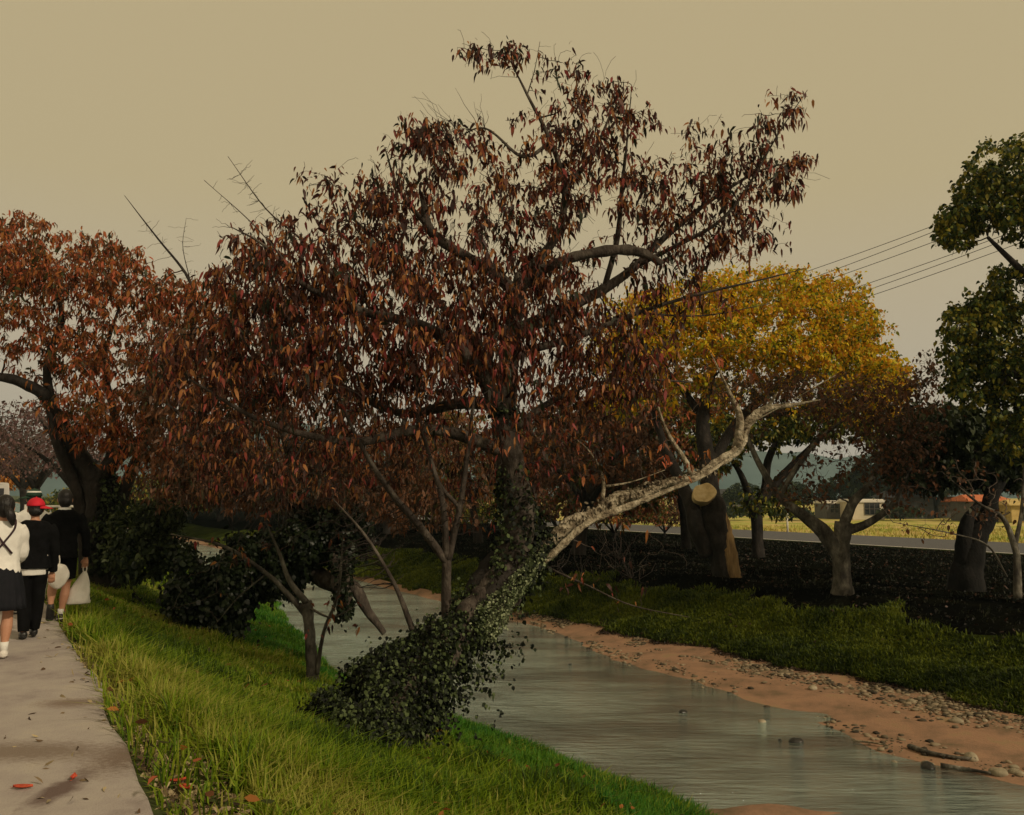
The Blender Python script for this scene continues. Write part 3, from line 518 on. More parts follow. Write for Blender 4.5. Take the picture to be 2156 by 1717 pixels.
# ---- second leaning tree, dark with ivy
T = Tree(41); b = P(430, 1330, 15.2); b[2] = hz(b[0], b[1])-.1
T.limb([(420, 1350, 15.2, .5), (470, 1270, 15.2, .36), (540, 1200, 15.4, .3), (610, 1150, 15.7, .27), (635, 1060, 15.8, .24), (620, 960, 15.8, .18), (590, 850, 15.8, .12), (560, 740, 15.8, .05)], 14)
T.limb([(600, 1155, 15.7, .22), (680, 1120, 15.9, .2), (750, 1080, 16.2, .15), (820, 980, 16.4, .1), (860, 860, 16.5, .04)], 12)
T.limb([(635, 1060, 15.8, .14), (540, 980, 15.6, .1), (440, 920, 15.4, .06), (350, 850, 15.2, .02)])
T.limb([(635, 1030, 15.8, .12), (700, 940, 16, .08), (730, 830, 16.2, .03)])
T.limb([(620, 1175, 15.6, .16), (655, 1200, 15.5, .15), (700, 1230, 15.3, .13), (745, 1240, 15.2, .11), (775, 1290, 15.2, .08), (810, 1335, 15.2, .05)], 12, knob=.1)
T.limb([(712, 1140, 15.7, .1), (716, 1200, 15.0, .11), (722, 1260, 14.9, .13), (728, 1305, 14.9, .07)], 12, .12, knob=.3)
B = [(560, 780, 190, 120, 16, 2, 5), (420, 900, 120, 120, 15.6, 1.6, 4), (640, 950, 220, 120, 16, 2, 7), (820, 900, 150, 140, 16.4, 1.6, 4), (500, 1020, 160, 50, 15.5, 1.4, 3), (800, 1040, 160, 45, 16, 1.4, 2.4), (350, 800, 80, 120, 15.4, 1.2, 2)]
B += [(850, 1085, 110, 40, 18, .8, .8), (420, 1020, 130, 50, 15.4, 1, 2.2), (650, 1030, 200, 40, 16, 1.4, 2.4), (930, 1030, 120, 80, 16.6, 1.2, 2.4)]
g1 = T.grow(T.blobs(B, 150), .035, .008, 5, 4); g2 = T.grow(T.blobs(B, 2400), .012, .003, 4, 3)
T.foliage(g2, 10, .11, .18, .9, .6, .1, .04)
T.finish('riverside_tree', 'rust-leaved tree with a black ivy-covered trunk arching from the grass, left of the large cherry', 'tree', (M['bark'], M['twig'], M['leaf_brown']), b)
rg = np.random.default_rng(42); mb = MB()
leafcloud(mb, [(370, 1290, 14.9, .42), (420, 1265, 15.0, .66), (490, 1225, 15.2, .62), (560, 1190, 15.3, .54), (630, 1155, 15.4, .5), (700, 1130, 15.5, .45), (765, 1100, 15.7, .36)], 1.0, 18000, rg, .085, .06)
leafcloud(mb, [(635, 1130, 15.7, .3), (640, 1050, 15.8, .28), (620, 990, 15.8, .24)], 1.0, 1800, rg, .08, .08)
leafcloud(mb, [(712, 1140, 15.6, .2), (718, 1215, 14.9, .16), (726, 1300, 14.8, .12)], 1.0, 1500, rg, .07, .04)
leafcloud(mb, [(460, 1300, 15.0, .45), (440, 1335, 15.0, .35)], 1.0, 3500, rg, .085, .02)
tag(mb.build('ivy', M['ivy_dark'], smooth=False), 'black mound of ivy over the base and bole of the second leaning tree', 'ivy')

# ---- left tree by the path
T = Tree(51); b = P(212, 1200, 18.0); b[2] = hz(b[0], b[1])-.05
D = 18
T.limb([(212, 1240, D, .34), (210, 1150, D, .28), (215, 1060, D, .27), (205, 1010, D, .28)], 14)
T.limb([(185, 1240, D, .16), (178, 1120, D, .13), (158, 1020, D-.1, .12), (118, 930, D-.3, .09), (100, 850, D-.4, .05)], 12)
T.limb([(238, 1240, D, .15), (240, 1120, D, .13), (262, 1030, D, .12), (300, 940, D-.1, .09), (330, 860, D-.2, .04)], 12)
T.limb([(205, 1020, D, .22), (165, 960, D, .19), (120, 880, D-.2, .14), (90, 830, D-.4, .12), (30, 800, D-.6, .1), (-40, 785, D-.8, .08), (-110, 740, D-.9, .06), (-190, 690, D-1, .012)], 12, knob=.1)
T.limb([(212, 1010, D, .2), (250, 960, D-.1, .17), (295, 925, D-.3, .1), (360, 850, D-.5, .05)], 12)
T.limb([(110, 860, D-.3, .1), (100, 760, D-.2, .08), (130, 660, D-.2, .06), (90, 560, D-.2, .02)])
T.limb([(230, 985, D, .12), (240, 880, D+.4, .09), (220, 760, D+.6, .05), (260, 620, D+.6, .02)])
T.limb([(420, 640, D-1, .05), (390, 575, D-1, .03), (330, 500, D-1, .018), (262, 412, D-1, .005)], node=True)
T.limb([(300, 900, D-.4, .05), (380, 760, D-.8, .045), (425, 640, D-1, .035)])
T.limb([(400, 590, D-1, .01), (385, 520, D-1, .006), (392, 460, D-1, .003)])
T.grow(T.blobs([(320, 500, 40, 60, 17, .15, 1), (375, 560, 40, 50, 17, .15, 1), (400, 500, 30, 40, 17, .15, .6)], 36), .008, .003, 5, 3, .05, .05, keep=False)
B = [(-110, 660, 100, 90, 17.4, 1.2, 3), (40, 480, 60, 30, 18, 1, 1.2), (130, 560, 140, 70, 18, 1.6, 5), (20, 620, 110, 90, 17.8, 1.6, 4), (230, 560, 80, 50, 18, 1.2, 1.8), (250, 680, 140, 90, 18, 1.6, 5), (340, 620, 80, 50, 17.6, 1.2, 1.6), (430, 640, 90, 60, 17.2, 1, 1.8), (120, 740, 110, 60, 17.8, 1.4, 3), (380, 800, 110, 90, 17.4, 1.4, 4), (210, 840, 110, 80, 17.6, 1.2, 3.5), (320, 950, 110, 70, 17.4, 1.2, 2.8), (180, 900, 60, 40, 17.6, .6, 1), (420, 980, 90, 80, 17.2, 1, 1.8), (480, 880, 90, 120, 17, 1, 2.4), (460, 720, 70, 90, 17, 1, 1.8), (20, 560, 80, 60, 17.6, 1.2, 2)]
g1 = T.grow(T.blobs(B, 140), .035, .008, 5, 4); g2 = T.grow(T.blobs(B, 3300), .012, .003, 4, 3)
T.foliage(g2, 9, .12, .17, .9, .6, .15, .04)
T.finish('broad_cherry_tree', 'orange-brown leaved tree forking low beside the path behind the schoolchildren', 'tree', (M['bark_dark'], M['twig'], M['leaf_rust']), b)
rg = np.random.default_rng(52); mb = MB()
leafcloud(mb, [(225, 1200, 17.8, .3), (224, 1100, 17.8, .24), (228, 1020, 17.9, .18), (222, 985, 17.9, .12)], 1.0, 1600, rg, .09, .06)
tag(mb.build('ivy', M['ivy'], smooth=False), 'green climber on the trunk of the tree beside the path, behind the children', 'ivy')

# bushes
def bush(name, label, bl, n, mat, seed, base, L=.1, w=.3, group=None, cat='bush'):
    T = Tree(seed); x, y, Y = base
    b = P(x, y, Y); b[2] = hz(b[0], b[1])-.03; T.P = [b[None]+np.array([[0, 0, 0], [0, 0, .1]])]; T.Rr = [np.array([.04, .04])]
    pb = T.blobs(bl, n); zf = hz(pb[:, 0], pb[:, 1])+.05; pb[:, 2] = np.maximum(pb[:, 2], zf)
    g = T.grow(pb, .02, .003, 4, 3, .2, .1); T.foliage(g, 14, L, w, .35, .7, .3, .06)
    r = empty(name, b, label=label, cat=cat, group=group)
    T.br.build('branches', M['twig_dark'], r, loc=b).location = (0, 0, 0); T.cr.build('foliage', mat, r, smooth=False, loc=b).location = (0, 0, 0); return r
bush('bush', 'dark green bush on the bank edge just right of the path behind the pupils', [(300, 1120, 75, 65, 16.8, .8, 3), (350, 1090, 50, 45, 17, .6, 1), (290, 1185, 60, 40, 16.4, .6, 1.4), (380, 1160, 30, 30, 16.6, .4, .5)], 420, M['leaf_dark'], 61, (310, 1220, 16.6), .1, .3)

# ---- generic tree made from real dimensions (metres), copied for the background rows
def field_tree(name, seed, h, cw, lean, leafm, bark, twig, label, cat='tree', tr=.22, nleaf=900, L=.2, per=9, flat=.42, base=(0, 0, 0), group=None, trunk_h=.32, gaps=0):
    rng = np.random.default_rng(seed); T = Tree(seed); th = h*trunk_h
    def lim(pts): 
        w = catmull(np.array(pts, float), 5); tube(T.trunk, w[:, :3], np.maximum(w[:, 3], .01), 9, .05, rng); T.P.append(w[:, :3]); T.Rr.append(w[:, 3])
    lim([(0, 0, -.3, tr*1.35), (lean*.3, 0, th*.4, tr), (lean, 0, th, tr*.85)])
    nb = 6
    for k in range(nb):
        a = 2*math.pi*k/nb+rng.uniform(-.4, .4); rr = cw/2*rng.uniform(.5, .85); zz = h*rng.uniform(.6, .88); c, s_ = math.cos(a), math.sin(a)
        lim([(lean, 0, th*.95, tr*.6), (lean+c*rr*.35, s_*rr*.35, th+(zz-th)*.45, tr*.42), (lean+c*rr*.75, s_*rr*.75, th+(zz-th)*.8, tr*.25), (lean+c*rr, s_*rr, zz, tr*.08)])
    def sample(n):
        o = []
        while len(o) < n:
            v = rng.normal(0, 1, 3); v /= np.linalg.norm(v); v *= rng.uniform(0, 1)**.25
            if v[2] < -.35: continue
            q = np.array((lean+v[0]*cw/2, v[1]*cw/2, h*(1-flat)+v[2]*h*flat))
            if math.sin(q[0]*2.1+seed)+math.cos(q[1]*1.9+seed)+math.sin(q[2]*2.6+seed*2) < -1.0+gaps: continue
            o.append(q)
        return np.array(o)
    g1 = T.grow(sample(60), tr*.2, .012, 4, 4); g2 = T.grow(sample(nleaf), .02, .005, 3, 3)
    T.foliage(g2, per, L, .3, .5, .7, .1, .1); root = empty(name, base, label=label, cat=cat, group=group)
    wood(T.trunk, T.br, bark, twig, 'trunk', root); T.cr.build('crown', leafm, root, smooth=False); return root
def copy_tree(o, loc, rz, sc, label, group=None):
    c = o.copy(); COL.objects.link(c); c.location = loc; c.rotation_euler = (0, 0, rz); c.scale = (sc, sc, sc); c['label'] = label
    if group: c['group'] = group
    for ch in list(o.children):
        d = ch.copy(); COL.objects.link(d); d.parent = c
        for g in ch.children: e2 = g.copy(); COL.objects.link(e2); e2.parent = d
    return c

# ---- yellow tree on the far bank
T = Tree(71); b = ground_at(1530, 24.0); by = 1262
T.limb([(1531, 1275, 24, .5), (1528, 1215, 24, .36), (1515, 1150, 24, .34), (1503, 1090, 24, .36), (1500, 1050, 24.2, .3)], 16, .08, k=8)
T.limb([(1490, 1170, 24.0, .2), (1465, 1110, 23.9, .22), (1455, 1070, 24, .2), (1440, 1030, 24.2, .16), (1400, 940, 24.6, .12), (1370, 840, 25, .06)])
T.limb([(1500, 1060, 24.2, .26), (1490, 980, 24.6, .22), (1480, 880, 25, .18), (1500, 780, 25.4, .12), (1520, 680, 26, .05)], 12)
T.limb([(1492, 990, 24.6, .18), (1560, 880, 25.2, .15), (1660, 800, 25.6, .1), (1760, 740, 26, .05)])
T.limb([(1560, 880, 25.2, .1), (1700, 860, 25.8, .08), (1820, 800, 26.2, .04)])
T.limb([(1480, 880, 25, .12), (1420, 800, 25.4, .08), (1340, 720, 25.6, .04)])
B = [(1610, 594, 150, 32, 26, 2, 4.6), (1470, 632, 140, 42, 25.6, 1.6, 4.6), (1730, 630, 100, 44, 26.4, 1.8, 4.6), (1795, 700, 66, 58, 26.4, 1.6, 4), (1850, 780, 48, 58, 26.2, 1.4, 2.8), (1900, 800, 30, 40, 26, 1, .7), (1600, 800, 280, 70, 25, 1.6, 3.2), (1420, 790, 150, 80, 25, 1.4, 1.6), (1370, 670, 100, 46, 25, 1.4, 4), (1325, 745, 90, 46, 24.8, 1.2, 3.6), (1450, 725, 130, 42, 24.6, 1.4, 4.5), (1600, 722, 140, 42, 24.6, 1.6, 5), (1730, 745, 115, 48, 25, 1.6, 5), (1820, 810, 70, 55, 25.4, 1.2, 2.6), (1650, 655, 130, 30, 25.4, 1.8, 2.6), (1500, 665, 130, 24, 25, 1.6, 2), (1780, 690, 70, 50, 25.4, 1.4, 2), (1310, 830, 60, 40, 25, 1, 1), (1400, 800, 90, 50, 24.8, 1.2, 1), (1540, 790, 100, 40, 24.8, 1.2, .8), (1880, 820, 50, 70, 24.6, 1, 1.6), (1700, 790, 120, 40, 24.8, 1.2, 1.6), (1820, 850, 90, 60, 25, 1.2, 1.2)]
g1 = T.grow(T.blobs(B, 150), .05, .01, 5, 4); g2 = T.grow(T.blobs(B, 3600), .018, .004, 4, 3)
T.foliage(g2, 15, .11, .32, .35, .8, .15, .07)
yt = T.finish('golden_tree', 'wide domed tree with golden yellow leaves on the far bank', 'tree', (M['bark_dark'], M['twig'], M['leaf_yellow']), b)
mb = MB(); w = np.array([[*P(*q[:3]), q[3]] for q in [(1552, 1240, 23.8, .2), (1543, 1200, 23.8, .155), (1534, 1150, 23.8, .14), (1526, 1100, 23.84, .12), (1518, 1065, 23.88, .05)]]); c = catmull(w, 6); tube(mb, c[:, :3], c[:, 3], 12, .14, np.random.default_rng(4))
o = mb.build('bare_wood', M['ochre_wood'], yt, loc=b); o.location = (0, 0, 0); o['label'] = 'strip of bare ochre wood on the trunk'
mb = MB(); q = P(1483, 1038, 23.6); n = 28; an = np.arange(n)*2*math.pi/n; rr = .3*(1+.12*np.sin(an*2+1)+.05*np.cos(an*5))
ring = np.stack([np.cos(an)*rr, np.zeros(n), np.sin(an)*rr*.95], 1); V = np.vstack([ring+q, ring*.96+q+np.array((0, -.03, 0)), [q+np.array((0, -.035, 0))], ring+q+np.array((.1, .9, -.25))]); Q = []; Tt = []
for j in range(n): k = (j+1) % n; Q.append((j, k, n+k, n+j)); Tt.append((2*n, n+j, n+k)); Q.append((j, 2*n+1+j, 2*n+1+k, k))
mb.add(V, Q, Tt); o = mb.build('sawn_stub', M['cut_wood'], yt, smooth=False, loc=b); o.location = (0, 0, 0); o['label'] = 'sawn limb end with a pale yellow cut face'

# ---- other far-bank trees (drawn by eye, each at its own depth)
def btree(name, seed, limbs, B, n1, n2, mats, label, basepx, per=9, L=.16, w=.3, down=.5, nodeonly=None, seg=4):
    T = Tree(seed); b = ground_at(*basepx)
    for l in limbs: T.limb(l, 10, .06)
    g1 = T.grow(T.blobs(B, n1), .04, .008, 5, 4, .1, .08); g2 = T.grow(T.blobs(B, n2), .015, .0035, seg, 3, .1, .1)
    T.foliage(g2, per, L, w, down, .7, .15, .05); return T.finish(name, label, 'tree', mats, b)
D = 20.3
btree('bare_cherry_tree', 81, [[(1778, 1290, D, .42), (1776, 1255, D, .3), (1774, 1215, D, .215), (1772, 1150, D, .19), (1775, 1100, D, .19)],
    [(1770, 1175, D, .17), (1735, 1120, D, .18), (1690, 1085, D, .13), (1640, 1045, D, .1), (1600, 980, D+.2, .08), (1565, 900, D+.4, .05), (1540, 830, D+.5, .02)],
    [(1775, 1110, D, .14), (1795, 1060, D, .11), (1830, 1020, D+.2, .08), (1860, 940, D+.4, .06), (1850, 880, D+.5, .03)],
    [(1776, 1120, D, .12), (1830, 1100, D-.1, .09), (1880, 1060, D-.2, .06), (1920, 980, D-.2, .03)],
    [(1640, 1045, D, .07), (1680, 980, D, .06), (1730, 920, D, .045), (1800, 870, D, .02)]],
    [(1840, 840, 110, 50, D+.5, 1.4, 3), (1910, 870, 80, 80, D, 1.4, 3), (1700, 830, 130, 50, D+.4, 1.4, 3), (1800, 960, 100, 60, D, 1.2, 1.6), (1955, 790, 30, 50, D+.5, 1, .6), (1690, 1030, 80, 40, D, 1, 1.2), (1900, 1010, 70, 60, D, 1, 1.5), (1580, 850, 60, 60, D+.4, 1, .8), (1600, 820, 120, 40, D+.5, 1.4, 2.4), (1900, 930, 90, 60, D, 1.4, 3), (1780, 870, 90, 50, D, 1.4, 1.4)],
    170, 2900, (M['bark_grey'], M['twig'], M['leaf_brown']), 'thin-leaved tree with a lichen-grey forked trunk, nearest on the shaded far bank', (1776, 20.3), 2.0, .1)
D = 33
btree('spreading_tree', 82, [[(1596, 1190, D, .3), (1595, 1150, D, .24), (1592, 1090, D, .24), (1580, 1050, D, .22)], [(1590, 1085, D, .2), (1610, 1030, D, .16), (1620, 960, D, .15), (1660, 900, D, .08)],
    [(1600, 1060, D, .18), (1650, 1000, D, .17), (1700, 950, D, .14), (1740, 910, D, .08)], [(1582, 1060, D, .15), (1560, 1000, D, .12), (1520, 940, D, .06)]],
    [(1620, 900, 110, 40, D, 2, 3), (1740, 880, 110, 45, D, 2, 3), (1520, 930, 60, 50, D, 2, 1.5), (1860, 900, 60, 40, D, 2, 1), (1620, 1060, 60, 30, D, 1.5, .6)],
    80, 1100, (M['bark_dark'], M['twig_dark'], M['leaf_green']), 'dark-limbed green tree by the road, between the golden tree and the nearest forked trunk', (1596, 33), 9, .17)
D = 38
btree('small_roadside_tree', 83, [[(1446, 1165, D, .28), (1444, 1130, D, .22), (1440, 1080, D, .2), (1420, 1000, D, .12), (1400, 920, D, .05)]],
    [(1380, 930, 110, 80, D, 2.4, 4), (1240, 960, 110, 90, D, 2.6, 4), (1300, 1040, 120, 40, D, 2, 2), (1500, 960, 50, 50, D, 1.5, 1), (1430, 840, 130, 60, D, 2, 4), (1300, 880, 100, 60, D, 2, 3)],
    110, 2400, (M['bark_dark'], M['twig_dark'], M['leaf_mix']), 'red and olive turning tree by the road, behind the broken pale limb', (1446, 38), 9, .2)
D = 21
btree('leaning_dark_tree', 84, [[(2030, 1265, D, .46), (2036, 1200, D, .34), (2050, 1140, D, .27), (2078, 1090, D, .22), (2090, 1040, D, .18), (2130, 980, D, .1)], [(2030, 1190, D, .22), (2030, 1130, D, .2), (2040, 1090, D, .14), (2060, 1060, D, .06)],
     [(2090, 1050, D, .12), (2040, 960, D, .08), (1990, 900, D, .03)]],
    [(2060, 930, 120, 70, D+1, 1.6, 5), (1960, 930, 80, 70, D+1, 1.2, 3), (2150, 960, 60, 60, D+1, 1.2, 3), (2010, 900, 60, 40, D+.6, 1.2, 2), (2080, 985, 120, 36, D+1, 1.2, 3), (1930, 985, 60, 40, D+1, 1.2, 1.5)],
    110, 3200, (M['bark_black'], M['twig_dark'], M['leaf_dark']), 'black leaning stout trunk with dark foliage near the right frame edge', (2035, 21), 9, .16)
D = 16.5
btree('young_tree', 85, [[(2142, 1260, D, .08), (2142, 1200, D, .065), (2136, 1150, D, .055), (2110, 1090, D, .04), (2060, 1060, D, .025), (1990, 1000, D, .008)], [(2136, 1155, D, .045), (2150, 1080, D, .03), (2156, 980, D, .01)],
    [(2120, 1215, D-.1, .018), (2080, 1150, D-.1, .02), (2010, 1125, D-.1, .014), (1880, 1100, D-.2, .005)]],
    [(1980, 1090, 90, 40, D, .6, 1), (2100, 1060, 60, 50, D, .6, 1), (2040, 1010, 60, 50, D, .6, .8)],
    20, 110, (M['bark_grey'], M['twig_grey'], M['leaf_brown']), 'slender pale-barked young tree with bare twigs at the right frame edge', (2142, 16.5), 1.6, .09)
D = 17.5
btree('tall_evergreen_tree', 86, [[(2330, 1300, D, .45), (2325, 1100, D, .38), (2300, 900, D, .3), (2270, 700, D, .22), (2240, 500, D, .12), (2200, 380, D, .05)], [(2300, 880, D, .16), (2210, 820, D-.3, .1), (2110, 780, D-.5, .05)], [(2270, 700, D, .14), (2180, 600, D-.3, .08), (2080, 500, D-.5, .03)],
     [(2310, 1000, D, .14), (2200, 960, D-.3, .08), (2110, 920, D-.5, .03)], [(2260, 640, D, .1), (2300, 480, D, .05)]],
    [(2160, 350, 110, 60, D, 1, 4), (2080, 420, 70, 60, D, .8, 3), (2010, 480, 50, 40, D, .6, 1.6), (2150, 460, 70, 45, D, .8, 1.8), (2280, 420, 120, 120, D, 1.4, 4), (2120, 590, 40, 30, D, .6, .8), (2090, 660, 60, 45, D, .7, 1.8), (2040, 700, 60, 60, D, .8, 2.4), (2050, 790, 65, 60, D, .8, 2.8), (2130, 760, 60, 100, D, .8, 3), (2250, 700, 110, 160, D, 1.4, 5), (2230, 900, 110, 90, D, 1.4, 3), (2140, 900, 60, 60, D, .8, 1.4)],
    150, 2000, (M['bark_dark'], M['twig_dark'], M['leaf_green']), 'tall green-leaved tree with layered crown cut off by the right frame edge', (2330, 17.5), 20, .092, .34, .3)

# background rows, far bank downstream
grp = 'autumn trees along the far bank'
pa = field_tree('bank_tree', 91, 6.2, 7.5, .4, M['leaf_brown'], M['bark_dark'], M['twig'], 'brown-leaved bank tree across the river, just left of the turning red and olive tree', base=ground_at(1215, 33), group=grp, nleaf=800)
pb_ = field_tree('bank_tree', 92, 6.6, 8.0, -.4, M['leaf_mix'], M['bark_dark'], M['twig'], 'olive and orange bank tree across the river, seen beneath the large cherry crown', base=ground_at(1010, 41), group=grp, nleaf=800)
copy_tree(pa, ground_at(820, 50), 2.0, 1.05, 'brown bank tree across the river behind the upright shoots of the large cherry', grp)
copy_tree(pb_, ground_at(640, 62), 4.0, 1.1, 'turning bank tree far downstream behind the second leaning tree', grp)
copy_tree(pa, ground_at(470, 78), 1.0, 1.25, 'most distant brown bank tree downstream, above the pale strip of water', grp)
copy_tree(pb_, ground_at(1130, 52), 1.3, .95, 'rear olive bank tree beyond the ivied upright trunk', grp)
grp2 = 'bare brown trees beside the path'
pc = field_tree('path_tree', 93, 5.6, 6.5, .2, M['leaf_purple'], M['bark_dark'], M['twig_grey'], 'nearest twiggy brown tree beside the path beyond the children', base=(-.916-.613*31+2.2+1.8, 31, -.15), group=grp2, nleaf=1100, L=.12, per=4)
copy_tree(pc, (.916-.613*44+1.6, 44, -.15), 2.2, 1.1, 'middle twiggy brown tree further along the path', grp2)
copy_tree(pc, (.916-.613*60+1.8, 60, -.15), 4.1, 1.15, 'farthest twiggy brown tree at the end of the path', grp2)
field_tree('orange_tree', 94, 5.2, 5, 0, M['leaf_orange'], M['bark_dark'], M['twig'], 'bright orange tree at the left frame edge far down the path', base=(-42.9, 72, -.3), nleaf=500, L=.3, trunk_h=.25)
# dark evergreens and hedges beyond the road
grp3 = 'dark evergreens beyond the road'
ev = field_tree('evergreen_tree', 95, 7.5, 10, 0, M['leaf_dark'], M['bark_dark'], M['twig_dark'], 'dark evergreen beyond the road right of the cream shed', base=ground_at(1960, 128), group=grp3, nleaf=900, L=.4, trunk_h=.15, flat=.5)
for px, Y, rz, sc, lb in [(2060, 135, 1, 1.9, 'dark evergreen behind the orange-tiled house'), (2170, 132, 2, 2.0, 'dark evergreen above the ochre hut at the right edge'), (1875, 138, 3, 1.45, 'dark evergreen above the long dark-roofed building'), (1660, 150, 4, .8, 'low dark evergreen far behind the green spreading tree'), (1560, 155, 5, .75, 'low dark evergreen far off behind the sawn stub'), (1770, 148, 6, .95, 'low dark evergreen behind the cream shed')]:
    copy_tree(ev, ground_at(px, Y), rz, sc, lb, grp3)
ev.scale = (1.6, 1.6, 1.6)

# ------------------------------------------------------------------ buildings on the far side
def bpos(px, y): g = G(px, y, -2.05); return g
def building(name, label, pxl, pxr, ytop, ybase, wall, roof, kind, windows=(), cat='building', depth=5.0, rz=0.0):
    g0 = bpos(pxl, ybase); Y = g0[1]; x0 = (pxl-1078)/FPX*Y; x1 = (pxr-1078)/FPX*Y; h = (ybase-ytop)/FPX*Y; c = ((x0+x1)/2, Y, -2.1)
    r = empty(name, c, label=label, cat=cat); w = x1-x0; m = MB(); m.box((0, depth/2, h*.39), (w, depth, h*.78)); m.build('wall', wall, r, smooth=False)
    m = MB()
    if kind == 'flat': m.box((0, depth/2, h*.8), (w*1.06, depth*1.08, h*.1)); m.box((0, depth/2, h*.87), (w*.98, depth, h*.04))
    else:
        z0 = h*.78; e = .5; hw = w/2+e; V = [(-hw, -e, z0), (hw, -e, z0), (hw, depth+e, z0), (-hw, depth+e, z0), (-hw*.75, depth/2, h), (hw*.75, depth/2, h)]
        V += [(a, b_, c_-.12) for a, b_, c_ in V[:4]]
        m.add(V, [(0, 1, 5, 4), (2, 3, 4, 5), (0, 6, 7, 1), (1, 7, 8, 2), (2, 8, 9, 3), (3, 9, 6, 0), (6, 9, 8, 7)], [(1, 2, 5), (3, 0, 4)])
    m.build('roof', roof, r, smooth=False)
    for (a, b_, z0, z1, bars) in windows:
        m = MB(); xa, xb = -w/2+w*a, -w/2+w*b_; za, zb = h*z0, h*z1; m.box(((xa+xb)/2, -.02, (za+zb)/2), (xb-xa, .05, zb-za)); wo = m.build('window', M['glass'], r, smooth=False)
        m = MB(); t_ = .09
        for xx in np.linspace(xa, xb, bars+2): m.box((xx, -.06, (za+zb)/2), (t_, .05, zb-za+t_))
        for zz in (za, (za+zb)/2, zb): m.box(((xa+xb)/2, -.075, zz), (xb-xa+t_, .05, t_*.9))
        m.build('frame', M['grey_wall'], wo, smooth=False)
    return r
building('shed', 'low cream shed with a barred window and flat white roof across the field', 1790, 1856, 1046, 1094, M['cream'], M['white'], 'flat', [(.38, .85, .22, .72, 2)], 'shed')
building('annex', 'pale grey-green lean-to left of the cream shed, behind the forked trunk', 1736, 1772, 1050, 1092, M['grey_wall'], M['white'], 'flat', [(.2, .7, .3, .7, 1)], 'shed')
building('house', 'house with bright orange tiled roof across the field', 2036, 2118, 1042, 1098, M['grey_wall'], M['roof_red'], 'hip', [(.15, .4, .2, .6, 1), (.6, .8, .2, .6, 1)], 'house')
building('small_house', 'smaller orange-roofed building left of the orange-tiled house', 1970, 2022, 1046, 1090, M['grey_wall'], M['roof_red'], 'hip', [(.3, .6, .3, .6, 1)], 'house')
building('barn', 'long dark barn with a black roof between the cream shed and orange roofs', 1868, 1960, 1034, 1092, M['roof_dark'], M['roof_dark'], 'hip', [(.2, .35, .2, .5, 1)], 'barn')
building('hut', 'ochre hut with a black opening at the right frame edge', 2122, 2190, 1052, 1100, M['ochre_wall'], M['ochre_wall'], 'hip', [(.3, .62, .08, .66, 0)], 'hut', 3.0)
building('roadside_house', 'dark low house with pale eaves far off left of the spreading tree', 1430, 1575, 1030, 1076, M['grey_wall'], M['roof_dark'], 'hip', [(.5, .7, .2, .6, 1)], 'house')
# bushes along the field
for k, (px, Y, w_, lb) in enumerate([(1660, 118, 4.0, 'dark hedge clump left of the pale lean-to'), (1520, 118, 4.5, 'dark hedge clump behind the golden tree trunk'), (1885, 116, 4, 'dark hedge clump before the long barn')]):
    field_tree('hedge', 200+k, 1.9, w_*1.5, 0, M['leaf_dark'], M['bark_dark'], M['twig_dark'], lb, 'hedge', .1, 260, .3, 9, .5, ground_at(px, Y), 'hedges across the field', .1)
gs = 'shrubs along the road behind the large cherry'
sh1 = field_tree('shrub', 211, 3.0, 6.0, 0, M['leaf_mix'], M['bark_dark'], M['twig_dark'], 'olive shrub by the road seen just under the broken pale limb', 'shrub', .1, 700, .16, 9, .5, ground_at(1290, 46), gs, .12)
sh2 = field_tree('shrub', 212, 3.2, 6.5, 0, M['leaf_brown'], M['bark_dark'], M['twig_dark'], 'brown shrub by the road just right of the ivied upright trunk', 'shrub', .1, 700, .16, 9, .5, ground_at(1175, 48), gs, .12)
sh3 = field_tree('shrub', 213, 3.0, 7, 0, M['leaf_green'], M['bark_dark'], M['twig_dark'], 'green shrub by the road between the upright shoots and the ivied trunk', 'shrub', .1, 700, .16, 9, .5, ground_at(1030, 50), gs, .12)
for src, px, Y, rz, sc, lb in [(sh2, 920, 52, 1, 1.1, 'brown shrub behind the upright shoots of the large cherry'), (sh1, 800, 55, 2, 1.2, 'olive shrub above the hanging limb of the second leaning tree'), (sh3, 700, 60, 3, 1.3, 'green shrub behind the fork of the second leaning tree'), (sh2, 590, 66, 4, 1.4, 'brown shrub far off above the black ivy mound'), (sh1, 470, 72, 5, 1.5, 'olive shrub far downstream above the pale strip of water'), (sh3, 350, 80, 6, 1.6, 'green shrub far downstream behind the bank-edge bush'), (sh2, 1395, 50, 2.5, .8, 'low brown shrub behind the small roadside tree trunk'), (sh3, 240, 90, 2, 1.8, 'green shrub at the far end of the river behind the broad tree')]:
    copy_tree(src, ground_at(px, Y), rz, sc, lb)
# white marker post and utility poles with wires
def pole(name, label, base, h, r, mat, cross=0, cat='pole'):
    ro = empty(name, base, label=label, cat=cat); m = MB(); tube(m, [(0, 0, -.1), (0, 0, h*.5), (0, 0, h)], [r, r*.9, r*.8], 10); m.build('shaft', mat, ro)
    if cross:
        for z in (h-.5, h-1.6): m = MB(); m.box((0, 0, z), (2.6, .14, .14), R(62)); m.build('crossarm', M['grey_wall'], ro, smooth=False)
    else:
        m = MB(); ball(m, (0, 0, h), (r*1.3, r*1.3, r)); m.build('cap', mat, ro)
    return ro
pole('marker_post', 'short white marker post standing on the field beside the road', ground_at(1650, 56), 1.2, .07, M['white'], cat='post')
pa_ = P(1497, 640, 60); pb2 = P(2330, 345, 46)
pole('utility_pole', 'concrete power pole carrying the wires, mostly hidden behind the golden crown', (pa_[0], 60, -2.1), pa_[2]+1.3, .16, M['concrete_pole'], 1)
